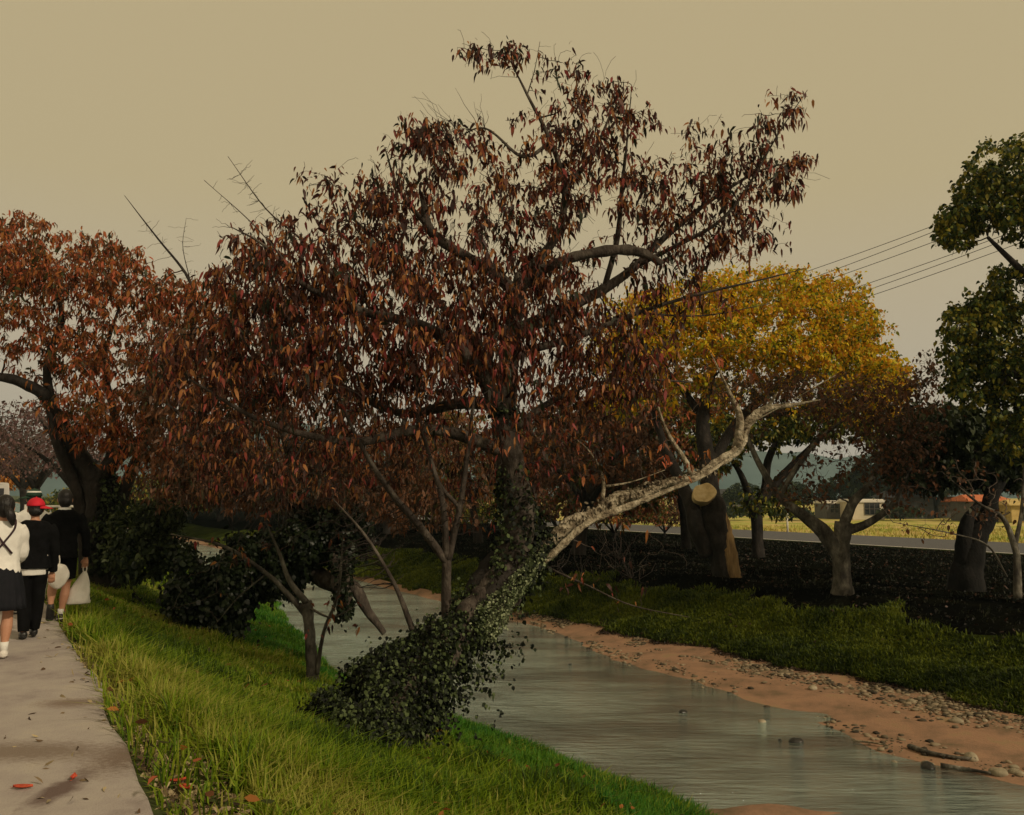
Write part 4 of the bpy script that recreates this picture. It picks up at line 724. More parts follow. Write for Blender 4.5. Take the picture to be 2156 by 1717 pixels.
for k, (xa, ya, xb, yb) in enumerate([(1793, 535, 1954, 476), (1793, 551, 1951, 490), (1793, 568, 1951, 511), (1821, 595, 1996, 535), (1837, 603, 2008, 543), (1847, 614, 2156, 509)]):
    s_ = (yb-ya)/(xb-xa); q0 = P(1497, ya+s_*(1497-xa)-6, 60); q1 = P(2330, ya+s_*(2330-xa)-8, 46); m = MB(); uu = np.linspace(0, 1, 22)[:, None]; c = q0*(1-uu)+q1*uu; c[:, 2] -= (4*uu*(1-uu))[:, 0]*.35
    tube(m, c, .02, 5); tag(m.build('power_line', M['wire']), ['topmost', 'second', 'third', 'fourth', 'fifth', 'lowest'][k]+' of the six power lines slanting across the sky at right', 'power line', 'power lines at right')
# white railing and van down the path
m0 = empty('railing', (-.3, 0, 0), label='pale horizontal railing beside the path beyond the children', cat='railing'); m0.location = (0, 0, 0)
p0 = P(66, 1075, 30); 
for z in (.45, .75, 1.05): m = MB(); a_ = np.array((-17.0, 30, z)); tube(m, [a_, a_+np.array((2.2, 1.3, 0))], .05, 6); m.build('rail', M['white'], m0)
for u in (0, .5, 1): m = MB(); a_ = np.array((-17.0, 30, 0))+np.array((2.2, 1.3, 0))*u; tube(m, [a_-np.array((0, 0, .1)), a_+np.array((0, 0, 1.12))], .06, 6); m.build('post', M['white'], m0)
van = empty('van', (-16.45, 26.6, .03), R(31.5), label='small white van on the path at the left frame edge, half hidden by the girl', cat='van')
m = MB()
prof = [(-1.7, .35), (-1.72, 1.0), (-1.55, 1.8), (1.0, 1.82), (1.45, 1.15), (1.72, 1.0), (1.75, .35)]
V = [(sx*.74*(1 if z < 1.1 else .9), y, z) for sx in (-1, 1) for y, z in prof]; n = len(prof); Q = [(i, i+1, n+i+1, n+i) for i in range(n-1)]+[(n-1, 0, n, 2*n-1)]; Tt = []
for s0 in (0, n): Tt += [(s0, s0+i, s0+i+1) for i in range(1, n-1)]
m.add(V, Q, Tt); bo = m.build('body', M['van_paint'], van, smooth=False); bv = bo.modifiers.new('bevel', 'BEVEL'); bv.width = .06; bv.segments = 2
m = MB(); m.box((0, -1.67, 1.38), (1.1, .06, .5)); m.build('rear_window', M['glass'], van, smooth=False)
m = MB(); m.box((0, -1.76, .48), (1.4, .12, .18)); m.build('bumper', M['grey_wall'], van, smooth=False)
for sx in (-1, 1):
    m = MB(); m.box((sx*.6, -1.75, .85), (.14, .05, .3)); m.build('tail_light', M['red_cloth'], van, smooth=False)
    for sy in (-1.1, 1.15): m = MB(); tube(m, [(sx*.6, sy, .29), (sx*.76, sy, .29)], .29, 16); m.build('wheel', M['rubber'], van)

# ------------------------------------------------------------------ people
FW = R(31.5)
def remesh(o, vs_=.008, sm=True, disp=0):
    r = o.modifiers.new('remesh', 'REMESH'); r.mode = 'VOXEL'; r.voxel_size = vs_; r.use_smooth_shade = True
    s = o.modifiers.new('smooth', 'SMOOTH'); s.factor = .5; s.iterations = 2 if vs_ < .007 else 3
    if disp:
        tx = bpy.data.textures.get('folds') or bpy.data.textures.new('folds', 'CLOUDS'); tx.noise_scale = .13; tx.noise_depth = 2
        d = o.modifiers.new('folds', 'DISPLACE'); d.texture = tx; d.strength = disp; d.mid_level = .5
def chain(mb, pts, k=3, n=12):
    """pts: x,y,z,rx,ry with rx sideways radius, ry fore-aft radius"""
    c = catmull(np.array(pts, float), k); tube(mb, c[:, :3], c[:, 3], n, ry=c[:, 4])
def hand(mb, w, h, side, curl=1.0):
    """five curled fingers under the wrist w; a hand hanging down"""
    w = np.array(w); sc = h/1.5
    chain(mb, [(*w, .021*sc, .014*sc), (*(w+np.array((0, .008, -.04))*sc), .034*sc, .015*sc), (*(w+np.array((0, .012, -.075))*sc), .035*sc, .014*sc)], 2, 10)
    for i, (off, ln) in enumerate([(-.03, .055), (-.011, .064), (.009, .06), (.027, .047)]):
        b = w+np.array((0, .012+off*side*0, -.078))*sc; b[0] += off*sc; f = ln*sc
        c = np.array([b, b+np.array((0, .01*curl, -f*.5)), b+np.array((0, .028*curl, -f*.8)), b+np.array((0, .045*curl, -f*.72))]); tube(mb, catmull(c, 2), .0078*sc, 8)
    b = w+np.array((-side*.022, .006, -.03))*sc; c = np.array([b, b+np.array((-side*.018, .016, -.022))*sc, b+np.array((-side*.016, .03, -.045))*sc]); tube(mb, catmull(c, 3), .0095*sc, 8)
def person(label, pos, h, legs, arms, rz=FW):
    """legs: per side (hip, knee, ankle, toe) ; arms: per side (shoulder, elbow, wrist) - all in fractions of height"""
    ro = empty('person', pos, rz, label=label, cat='person'); mb = MB(); H = h
    def q(p, rx, ry): return (p[0]*H, p[1]*H, p[2]*H, rx*H, ry*H)
    chain(mb, [q((0, 0, .50), .075, .058), q((0, 0, .54), .088, .064), q((0, 0, .62), .07, .052), q((0, 0, .72), .09, .058), q((0, 0, .79), .098, .055), q((0, 0, .825), .06, .045), q((0, 0, .85), .03, .03), q((0, .006, .89), .03, .03)], 3, 16)
    ball(mb, (0, .012*H, .928*H), (.047*H, .058*H, .068*H), 16, 12); ball(mb, (0, .022*H, .895*H), (.034*H, .042*H, .03*H))
    for s in (-1, 1): ball(mb, (s*.049*H, .008*H, .918*H), (.007*H, .013*H, .02*H), 8, 6)
    ball(mb, (0, .072*H, .915*H), (.009*H, .013*H, .014*H), 8, 6); ball(mb, (0, .062*H, .89*H), (.016*H, .008*H, .006*H), 8, 6)
    for (hip, kn, an, toe) in legs:
        chain(mb, [q(hip, .052, .055), q([(hip[i]*.5+kn[i]*.5) for i in range(3)], .043, .046), q(kn, .03, .033), q([kn[i]*.65+an[i]*.35 for i in range(3)], .034, .037), q([kn[i]*.3+an[i]*.7 for i in range(3)], .023, .025), q(an, .018, .021)], 2, 12)
        chain(mb, [q(an, .019, .022), q([an[i]*.5+toe[i]*.5 for i in range(3)], .02, .016), q(toe, .018, .012)], 2, 10)
    for k, (sh, el, wr) in enumerate(arms):
        chain(mb, [q(sh, .03, .03), q([(sh[i]+el[i])/2 for i in range(3)], .025, .026), q(el, .021, .022), q([el[i]*.6+wr[i]*.4 for i in range(3)], .021, .02), q(wr, .014, .012)], 2, 12)
        hand(mb, [c*H for c in wr], H, 1 if wr[0] > 0 else -1)
    o = mb.build('body', M['skin'], ro); remesh(o, .0055)
    return ro
def shoe(ro, an, toe, H, top, sole, lace=None, name='shoe'):
    an = np.array(an)*H; toe = np.array(toe)*H; d = toe-an; heel = an-d*.35; heel[2] = min(an[2], toe[2]+.03*H) if abs(d[2]) < .06*H else heel[2]
    r = empty_part = MB(); chain(r, [(*(heel+np.array((0, 0, -.012*H))), .022*H, .02*H), (*(an+np.array((0, 0, -.012*H))), .026*H, .03*H), (*((an+toe)/2), .028*H, .024*H), (*toe, .027*H, .018*H), (*(toe+d*.18), .016*H, .012*H)], 3, 12)
    o = r.build(name, top, ro); s = MB(); dn = np.array((0, 0, -.02*H)); chain(s, [(*(heel+dn), .02*H, .009*H), (*((an+toe)/2+dn*1.1), .027*H, .009*H), (*(toe+dn*.8), .028*H, .009*H), (*(toe+d*.22+dn*.6), .018*H, .008*H)], 3, 12); s.build('sole', sole, o)
    if lace: l = MB(); c = (an+toe)/2+np.array((0, 0, .02*H)); ball(l, c, (.02*H, .03*H, .008*H), 10, 6); l.build('tongue', lace, o)
    return o
def hairball(ro, H, name='hair', mat=None, back=1.0):
    mb = MB(); ball(mb, (0, .004*H, .938*H), (.054*H, .066*H, .066*H), 16, 12); ball(mb, (0, -.02*H, .91*H), (.048*H, .045*H, .045*H*back), 14, 10); o = mb.build(name, mat or M['hair'], ro); remesh(o, .008, disp=.012); return o
def cap(ro, H, mat, rz, stripe=None, name='cap'):
    mb = MB(); V = []; nu, nv = 20, 8; c = np.array((0, .004, .947))*H; r = np.array((.061, .072, .062))*H
    for j in range(nv):
        th = math.pi/2*j/nv
        for i in range(nu): ph = 2*math.pi*i/nu; V.append(c+r*np.array((math.cos(th)*math.cos(ph), math.cos(th)*math.sin(ph), math.sin(th))))
    V.append(c+r*np.array((0, 0, 1))); Q = [(j*nu+i, j*nu+(i+1) % nu, (j+1)*nu+(i+1) % nu, (j+1)*nu+i) for j in range(nv-1) for i in range(nu)]; Tt = [((nv-1)*nu+i, (nv-1)*nu+(i+1) % nu, nv*nu) for i in range(nu)]
    mb.add(V, Q, Tt); o = mb.build(name, mat, ro); so_ = o.modifiers.new('thick', 'SOLIDIFY'); so_.thickness = .004
    b = MB(); V = []; n = 12; d = np.array((math.cos(rz), math.sin(rz), 0)); e_ = np.array((-math.sin(rz), math.cos(rz), 0))
    for i in range(n+1):
        a = -1.15+2.3*i/n; inn = d*math.cos(a)*.058*H+e_*math.sin(a)*.058*H; outv = d*(math.cos(a)*.058+.055*math.cos(a*1.25)**.8*1.0 if abs(a) < 1.25 else math.cos(a)*.058)*H+e_*math.sin(a)*.056*H
        V += [c+inn+np.array((0, 0, .004)), c+outv+np.array((0, 0, -.018*H))]
    b.add(V, [(2*i, 2*i+1, 2*i+3, 2*i+2) for i in range(n)]); bo_ = b.build('brim', mat, o); so_ = bo_.modifiers.new('thick', 'SOLIDIFY'); so_.thickness = .006
    bt = MB(); ball(bt, c+np.array((0, 0, r[2])), .006*H, 8, 6); bt.build('button', mat, o)
    if stripe: s = MB(); tube(s, [c+np.array((0, 0, .03*H)), c+np.array((0, 0, .042*H))], [.055*H, .047*H], 20, ry=[.064*H, .055*H], cap=False); s.build('stripe', stripe, o)
    return o
def torso_cloth(ro, H, name, mat, z0, z1, grow, arms=(), al=(1, 1), disp=.012, flare=0, vox=.008, neck=True):
    mb = MB(); prof = [(.46, .09, .07), (.50, .094, .074), (.54, .094, .072), (.62, .083, .062), (.72, .098, .066), (.785, .108, .062), (.822, .075, .05), (.845, .04, .038)]
    pz = [p for p in prof if z0 < p[0] < z1]; it = lambda z, k: np.interp(z, [p[0] for p in prof], [p[k] for p in prof])
    pts = [(z0, it(z0, 1)+flare, it(z0, 2)+flare)]+pz+[(z1, it(z1, 1), it(z1, 2))]; chain(mb, [(0, 0, z*H, (a+grow)*H, (b_+grow)*H) for z, a, b_ in pts], 3, 18)
    for (sh, el, wr), f in zip(arms, al):
        sh, el, wr = [np.array(v)*H for v in (sh, el, wr)]; e2 = el+(wr-el)*f
        chain(mb, [(*(sh+np.array((-np.sign(sh[0])*.02*H, 0, .004*H))), (.038+grow*.9)*H, (.04+grow*.9)*H), (*((sh*.8+el*.2)), (.034+grow*.8)*H, (.036+grow*.8)*H), (*((sh+el)/2), (.03+grow*.6)*H, (.032+grow*.6)*H), (*el, (.024+grow*.6)*H, (.026+grow*.6)*H), (*e2, (.02+grow*.6)*H, (.021+grow*.6)*H)], 3, 12)
    o = mb.build(name, mat, ro); remesh(o, vox, disp=disp); return o
def trousers(ro, H, legs, mat, grow=.012, f=.95, top=.55, disp=.012, name='trousers'):
    mb = MB(); chain(mb, [(0, 0, .49*H, .08*H, .066*H), (0, 0, .53*H, .094*H, .072*H), (0, 0, top*H, .09*H, .068*H)], 3, 16)
    for hip, kn, an, toe in legs:
        hip, kn, an = [np.array(v)*H for v in (hip, kn, an)]; en = kn+(an-kn)*f if f > 0 else hip+(kn-hip)*(1+f)
        ps = [(*hip, (.055+grow)*H, (.06+grow)*H)]
        if f > 0: ps += [(*((hip+kn)/2), (.046+grow)*H, (.05+grow)*H), (*kn, (.036+grow)*H, (.038+grow)*H), (*((kn+en)/2), (.034+grow)*H, (.036+grow)*H), (*en, (.028+grow)*H, (.03+grow)*H)]
        else: ps += [(*((hip+en)/2), (.055+grow)*H, (.058+grow)*H), (*en, (.055+grow)*H, (.058+grow)*H)]
        chain(mb, ps, 3, 14)
    o = mb.build(name, mat, ro); remesh(o, .008, disp=disp); return o
Z0 = .03
# boy in the red cap
g = G(60, 1346, Z0); H = 1.42
lg = [((-.045, 0, .5), (-.042, .03, .27), (-.034, -.01, .045), (-.036, .07, .02)), ((.045, 0, .5), (.045, .03, .27), (.034, .06, .05), (.034, .14, .03))]
ar = [((-.105, 0, .785), (-.135, -.01, .62), (-.13, .05, .47)), ((.105, 0, .785), (.135, -.01, .62), (.13, .05, .47))]
p = person('boy in a red cap and black jacket over a white shirt tail, walking away', g, H, lg, ar)
trousers(p, H, lg, M['black_cloth'], .008); torso_cloth(p, H, 'shirt', M['white_cloth'], .455, .6, .012, disp=.01)
torso_cloth(p, H, 'jacket', M['black_cloth'], .5, .845, .016, ar, (.97, .97), flare=.012, disp=.03); hairball(p, H, back=.9); c_ = cap(p, H, M['red_cloth'], R(-12))
for l in lg: shoe(p, l[2], l[3], H, M['shoe_black'], M['rubber'])
# tall pupil in black with two white bags
g = G(124, 1308, Z0); g = np.array((g[0]+.0, g[1], Z0)); H = 1.52
lg = [((-.045, 0, .5), (-.055, .02, .29), (-.07, -.13, .13), (-.07, -.115, .05)), ((.045, 0, .5), (.04, .03, .27), (.01, .0, .045), (.01, .075, .02))]
ar = [((-.105, 0, .785), (-.14, -.02, .63), (-.09, .02, .48)), ((.11, 0, .785), (.155, -.01, .63), (.165, .03, .475))]
p = person('tall bareheaded pupil all in black with bare legs, one foot lifted, holding white bags', g, H, lg, ar)
trousers(p, H, lg, M['black_cloth'], .008, -.22, name='shorts'); torso_cloth(p, H, 'jacket', M['black_cloth'], .475, .845, .016, ar, (.93, .93), flare=.01, disp=.03); torso_cloth(p, H, 'collar', M['white_cloth'], .835, .862, .006, disp=0)
hairball(p, H, back=1.15)
shoe(p, lg[0][2], lg[0][3], H, M['shoe_black'], M['rubber']); shoe(p, lg[1][2], lg[1][3], H, M['shoe_black'], M['shoe_white'])
for l, nm in ((lg[1], 'sock'),): 
    m = MB(); an = np.array(l[2])*H; tube(m, [an+np.array((0, 0, -.01)), an+np.array((0, 0, .07))], .034, 12); m.build('sock', M['white_cloth'], p)
def world(g, v, rz=FW): c, s = math.cos(rz), math.sin(rz); return np.array((g[0]+v[0]*c-v[1]*s, g[1]+v[0]*s+v[1]*c, g[2]+v[2]))
def bag(name, label, top, prof, mat, handles, seed):
    rg = np.random.default_rng(seed); r = empty(name, (top[0], top[1], top[2]-prof[-1][0]), FW, label=label, cat='bag'); m = MB(); n = 26; V = []; Q = []
    zb = prof[-1][0]
    pr = catmull(np.array([(z, rx, ry, ox) for z, rx, ry, ox in prof]), 4)
    for i, (z, rx, ry, ox) in enumerate(pr):
        for j in range(n):
            a = 2*math.pi*j/n; k = 1+.05*math.sin(a*5+z*19)+.035*math.sin(a*9-z*31)+rg.normal(0, .012); V.append((ox+rx*k*math.cos(a), ry*k*math.sin(a), zb-z))
    mm = len(pr); Q = [(i*n+j, (i+1)*n+j, (i+1)*n+(j+1) % n, i*n+(j+1) % n) for i in range(mm-1) for j in range(n)]
    V.append((pr[0][3], 0, zb-pr[0][0])); V.append((pr[-1][3], 0, zb-pr[-1][0]-.005)); Tt = [(mm*n, j, (j+1) % n) for j in range(n)]+[(mm*n+1, (mm-1)*n+(j+1) % n, (mm-1)*n+j) for j in range(n)]
    m.add(V, Q, Tt); m.build('bag', mat, r)
    for hx in handles: m = MB(); tube(m, catmull([(hx*.3, 0, zb-.03), (hx, 0, zb+.03), (hx*.4, .02, zb+.09)], 4), .007, 6); m.build('handle', mat, r)
    return r
wr = np.array(ar[1][2])*H; t_ = world(g, wr+np.array((0, .02, -.17)))
bag('carrier_bag', 'white plastic carrier bag hanging from the right hand of the tall black-clad pupil', t_, [(0, .018, .015, .0), (.06, .05, .035, -.01), (.17, .095, .06, -.035), (.28, .125, .075, -.055), (.36, .135, .075, -.065), (.375, .12, .06, -.065)], M['plastic'], (-.02, .02), 3)
wl = world(g, np.array((-.035, -.17, .445))*H)
bag('drawstring_bag', 'round white drawstring bag hanging behind the tall black-clad pupil', wl, [(0, .02, .015, 0), (.02, .07, .04, 0), (.08, .105, .055, 0), (.15, .112, .06, 0), (.22, .085, .05, 0), (.27, .04, .03, 0), (.285, .01, .01, 0)], M['plastic'], (-.012, .012), 4)
# girl with crossed straps, cut by the frame
g = G(-8, 1388, Z0); H = 1.46
lg = [((-.045, 0, .5), (-.045, .05, .27), (-.045, .12, .07), (-.045, .19, .04)), ((.045, 0, .5), (.048, .01, .27), (.036, -.02, .045), (.038, .06, .02))]
ar = [((-.095, 0, .785), (-.115, .02, .62), (-.08, .12, .54)), ((.095, 0, .785), (.112, .04, .63), (.07, .13, .57))]
p = person('girl in white blouse and dark crossed-strap skirt at the left frame edge', g, H, lg, ar)
torso_cloth(p, H, 'blouse', M['white_cloth'], .5, .84, .012, ar, (.9, .9), disp=.018)
m = MB(); n = 72; V = []; rz_ = [(.64, .075, .058), (.6, .084, .066), (.52, .108, .09), (.42, .128, .11), (.3, .142, .125)]
rr = catmull(np.array(rz_), 4)
for z, rx, ry in rr:
    k = (.64-z)/.34
    for j in range(n): a = 2*math.pi*j/n; f = 1+.05*k*math.sin(a*18); V.append((rx*f*H*math.cos(a), ry*f*H*math.sin(a), z*H))
m.add(V, [(i*n+j, (i+1)*n+j, (i+1)*n+(j+1) % n, i*n+(j+1) % n) for i in range(len(rr)-1) for j in range(n)]); o = m.build('skirt', M['navy_cloth'], p); so_ = o.modifiers.new('thick', 'SOLIDIFY'); so_.thickness = .005
for s in (-1, 1):
    m = MB(); q_ = catmull(np.array([(s*.05, .055, .83), (s*.06, -.02, .845), (s*.055, -.07, .79), (s*.01, -.087, .72), (-s*.0, -.087, .705), (-s*.05, -.078, .64)])*H, 6); tube(m, q_, .009, 8, ry=.004); m.build('strap', M['strap'], p)
hairball(p, H, back=1.2); m = MB(); chain(m, [(.0, -.05*H, .93*H, .02, .02), (.02*H, -.085*H, .9*H, .035, .03), (.035*H, -.09*H, .86*H, .04, .03), (.045*H, -.08*H, .81*H, .012, .01)], 4, 12); o = m.build('ponytail', M['hair'], p); remesh(o, .007, disp=.01)
for l in lg: shoe(p, l[2], l[3], H, M['shoe_white'], M['shoe_white'], M['purple'])
m = MB()
for l in lg: an = np.array(l[2])*H; m = MB(); tube(m, [an+np.array((0, 0, -.01)), an+np.array((0, -.002, .045)), an+np.array((0, -.003, .085))], [.033, .034, .037], 14); m.build('sock', M['white_cloth'], p)
# pupil in white beyond the boy
g = G(58, 1292, Z0); H = 1.52
lg = [((-.06, 0, .5), (-.08, .03, .27), (-.085, .0, .045), (-.085, .07, .02)), ((.06, 0, .5), (.085, .02, .27), (.075, .05, .05), (.075, .13, .03))]
ar = [((-.105, 0, .785), (-.15, -.01, .62), (-.14, .05, .47)), ((.105, 0, .785), (.13, -.01, .62), (.1, .08, .5))]
p = person('pupil in white with a dark green cap, mostly hidden behind the red-capped boy', g, H, lg, ar)
trousers(p, H, lg, M['white_cloth'], .012); torso_cloth(p, H, 'shirt', M['white_cloth'], .45, .845, .018, ar, (.93, .93)); hairball(p, H); cap(p, H, M['green_cloth'], R(180), M['white_cloth'])
for l in lg: shoe(p, l[2], l[3], H, M['shoe_black'], M['shoe_white'])

# ------------------------------------------------------------------ grass
def inview(X, Y, Z, mrg=1.08):
    dx = X; dz = Z-CAMH; cy = Y*math.cos(PITCH)+dz*math.sin(PITCH); vz = dz*math.cos(PITCH)-Y*math.sin(PITCH); cy = np.maximum(cy, .1)
    u = dx/cy*FPX; v = vz/cy*FPX; return (np.abs(u) < 1078*mrg+60) & (np.abs(v) < 858*mrg+120)
def blades(mb, X, Y, Z, h, w, rng, lean=.5):
    n = len(X); a = rng.uniform(0, 2*math.pi, n); d = np.stack([np.cos(a), np.sin(a), np.zeros(n)], 1); ln = (np.abs(rng.normal(0, lean, n))+.1)[:, None]
    a2 = a+math.pi/2+rng.normal(0, .5, n); sd = np.stack([np.cos(a2), np.sin(a2), np.zeros(n)], 1); p0 = np.stack([X, Y, Z], 1); h = h[:, None]; w = np.broadcast_to(w, (n,))[:, None]; up = np.array((0, 0, 1.))
    p1 = p0+up*h*.5+d*ln*h*.22; p2 = p0+up*h*(.9-.25*np.minimum(ln, 1))+d*ln*h*.75
    V = np.stack([p0-sd*w*.5, p0+sd*w*.5, p1+sd*w*.42, p1-sd*w*.42, p2], 1).reshape(-1, 3); b = np.arange(n)[:, None]*5
    patch = np.clip(.5+.22*vnoise(X, Y, 1.1, 5)+rng.normal(0, .22, n), 0, 1)
    mb.add(V, b+np.array([[0, 1, 2, 3]]), b+np.array([[3, 2, 4]]), np.repeat(patch, 5))
rg = np.random.default_rng(77)
def scatter(n, ymin, ymax, pw, ia, ib, fa=0., fb=1.):
    u = rg.uniform(0, 1, n); Y = (ymin**pw+(ymax**pw-ymin**pw)*u)**(1/pw); B = brk(Y); X = B[ia]+(B[ib]-B[ia])*(fa+(fb-fa)*rg.uniform(0, 1, n)); Z = hz(X, Y); k = inview(X, Y, Z); return X[k], Y[k], Z[k]
mb = MB()
X, Y, Z = scatter(330000, 3.2, 45, -.25, 3, 7); B = brk(Y); t_ = (X-B[3])/(B[7]-B[3])
sd_ = (X-B[3]); k = (sd_ > np.clip(.95-.11*Y, .28, .62)+.16*vnoise(X, Y, 2.1, 2)) | (rg.uniform(0, 1, len(X)) < .1)
k &= ~((t_ > .55) & (rg.uniform(0, 1, len(X)) < .35))
X, Y, Z, t_ = X[k], Y[k], Z[k], t_[k]; hh = (.16+.1*np.clip(vnoise(X, Y, .9, 3), -1, 1.2)+.14*rg.uniform(0, 1, len(X))**2)*(1-.35*t_); hh = np.maximum(hh, .07)*np.where(Y > 14, .9, 1)
blades(mb, X, Y, Z-.01, hh, .007+.0011*Y, rg, .75); tag(mb.build('grass', M['grass'], smooth=False), 'long yellow-green grass on the near bank between path and river', 'grass', kind='stuff')
mb = MB(); X, Y, Z = scatter(90000, 7, 30, -.25, 5, 7, .25, 1.03); hh = .1+.16*rg.uniform(0, 1, len(X)); k = vnoise(X, Y, .8, 4) > -.7
blades(mb, X[k], Y[k], Z[k]-.01, hh[k], .009+.001*Y[k], rg, .6); tag(mb.build('water_edge_grass', M['grass_low'], smooth=False), 'bright green low grass along the near edge of the water', 'grass', kind='stuff')
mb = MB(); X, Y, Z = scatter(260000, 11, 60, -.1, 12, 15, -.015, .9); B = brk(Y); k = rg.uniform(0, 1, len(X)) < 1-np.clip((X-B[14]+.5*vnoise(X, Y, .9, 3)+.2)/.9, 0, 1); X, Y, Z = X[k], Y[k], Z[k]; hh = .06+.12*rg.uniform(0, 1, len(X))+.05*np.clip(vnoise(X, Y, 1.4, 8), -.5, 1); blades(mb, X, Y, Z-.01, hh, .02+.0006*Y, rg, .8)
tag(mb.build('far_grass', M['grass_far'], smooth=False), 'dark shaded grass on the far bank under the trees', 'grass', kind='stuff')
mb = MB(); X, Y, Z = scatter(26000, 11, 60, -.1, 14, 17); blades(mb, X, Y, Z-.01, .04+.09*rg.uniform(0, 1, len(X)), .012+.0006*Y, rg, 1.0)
tag(mb.build('sparse_grass', leafmat('shade_toned_grass', [(.002, .004, .001), (.005, .008, .002), (.009, .013, .003), (.022, .024, .01)], .2), smooth=False), 'sparse dark tufts on the shaded ground under the far trees', 'grass', kind='stuff')  # tuft colours darkened to carry the painted canopy shade
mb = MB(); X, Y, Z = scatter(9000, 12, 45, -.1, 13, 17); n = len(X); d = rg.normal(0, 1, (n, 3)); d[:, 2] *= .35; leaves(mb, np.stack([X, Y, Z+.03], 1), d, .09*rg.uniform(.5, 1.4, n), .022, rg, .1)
tag(mb.build('shade_toned_litter', leafmat('shade_toned_litter', [(.004, .003, .002), (.007, .005, .003), (.013, .007, .004), (.05, .022, .013)], 0), smooth=False), 'brown fallen leaves on the dark ground under the far trees', 'leaf litter', kind='stuff')  # leaf colours dimmed along with the shade painted on the ground
mb = MB(); X, Y, Z = scatter(26000, 34, 95, .3, 18, 20, 0, 1.0); blades(mb, X, Y, Z, .12+.3*rg.uniform(0, 1, len(X)), .07, rg, .5); tag(mb.build('field_grass', M['field'], smooth=False), 'dry yellow-green grass in the sunlit field beyond the road', 'grass', kind='stuff')
# dry strip and litter along the path edge
mb = MB(); n = 16000; Y = rg.uniform(0, 1, n)**1.7*22+3.3; X = .916-.613*Y+np.where(rg.uniform(0, 1, n) < .012, -1, 1)*np.abs(rg.normal(.0, .24, n))*np.where(Y < 6.0, 2.6, .8)+.04; Z = np.maximum(hz(X, Y)+.012, np.where(X < .95-.613*Y, .036, -9)); k = inview(X, Y, Z); X, Y, Z = X[k], Y[k], Z[k]; n = len(X)
d = rg.normal(0, 1, (n, 3)); d[:, 2] *= .25; d[:, 2] += .1; leaves(mb, np.stack([X, Y, Z], 1), d, .055*rg.uniform(.5, 1.6, n), .008*rg.uniform(.5, 1.8, n), rg, .1); tag(mb.build('leaf_litter', M['litter'], smooth=False), 'dry straw and dead leaves lining the path edge', 'leaf litter', kind='stuff')
mb = MB(); n = 2600; X, Y, Z = scatter(n*2, 4, 30, -.3, 3, 7); n = len(X); d = rg.normal(0, 1, (n, 3)); d[:, 2] *= .3; leaves(mb, np.stack([X, Y, Z+.1+.06*rg.uniform(0, 1, n)], 1)[::9], d[::9], .08, .016, rg, .1); tag(mb.build('fallen_leaves', M['leaf_rust'], smooth=False), 'scattered brown fallen leaves caught in the near grass', 'fallen leaves', kind='stuff')
mb = MB(); n = 9000; Y = 10+18*rg.uniform(0, 1, n)**.8; B = brk(Y); X = B[12]+rg.normal(-.02, .1, n)+.08*vnoise(Y, X[:1] if 0 else Y, 1.1, 2); Z = hz(X, Y)+.015; k = inview(X, Y, Z); X, Y, Z = X[k], Y[k], Z[k]; n = len(X); d = rg.normal(0, 1, (n, 3)); d[:, 2] *= .4; leaves(mb, np.stack([X, Y, Z], 1), d, .07*rg.uniform(.5, 1.4, n), .014, rg, .1)
tag(mb.build('bank_litter', leafmat('wet_litter', [(.015, .01, .008), (.035, .02, .014), (.06, .035, .02)], 0), smooth=False), 'dark wet leaves and roots along the foot of the far grass slope', 'leaf litter', kind='stuff')
# individual red leaves on the path
def fallen(px, py, L, rz, label, curl=.3):
    q = G(px, py, Z0+.004); q[2] = Z0+.006 if q[0] < .9-.613*q[1] else hz(q[0], q[1])+.04; m = MB(); n = 9; V = []; Q = []
    for i in range(n):
        u = i/(n-1); w_ = .26*L*math.sin(math.pi*min(1, u*1.02+.001))**.8*(1.15-u*.5); z = curl*L*.3*(u-.5)**2*2
        V += [((u-.5)*L, -w_, z+.012), ((u-.5)*L, 0, z), ((u-.5)*L, w_, z+.012)]
    for i in range(n-1): Q += [(3*i, 3*i+3, 3*i+4, 3*i+1), (3*i+1, 3*i+4, 3*i+5, 3*i+2)]
    m.add(V, Q); tube(m, [(-.5*L, 0, .004), (-.68*L, .01, .004)], .0012, 5); o = m.build('fallen_leaf', M['red_leaf']); o.location = q; o.rotation_euler = (0, 0, rz); s_ = o.modifiers.new('thick', 'SOLIDIFY'); s_.thickness = .001
    tag(o, label, 'fallen leaf', 'red leaves by the path')
fallen(48, 1660, .095, .1, 'single orange-red leaf lying flat near the bottom left corner of the path'); fallen(155, 1640, .07, 1.9, 'crimson leaf beside the dark stain on the path', .8)
fallen(392, 1652, .1, -.6, 'pinkish red leaf in the straw right of the path edge', .5); fallen(375, 1640, .08, .5, 'paler curled leaf touching the pinkish leaf in the straw', .6)
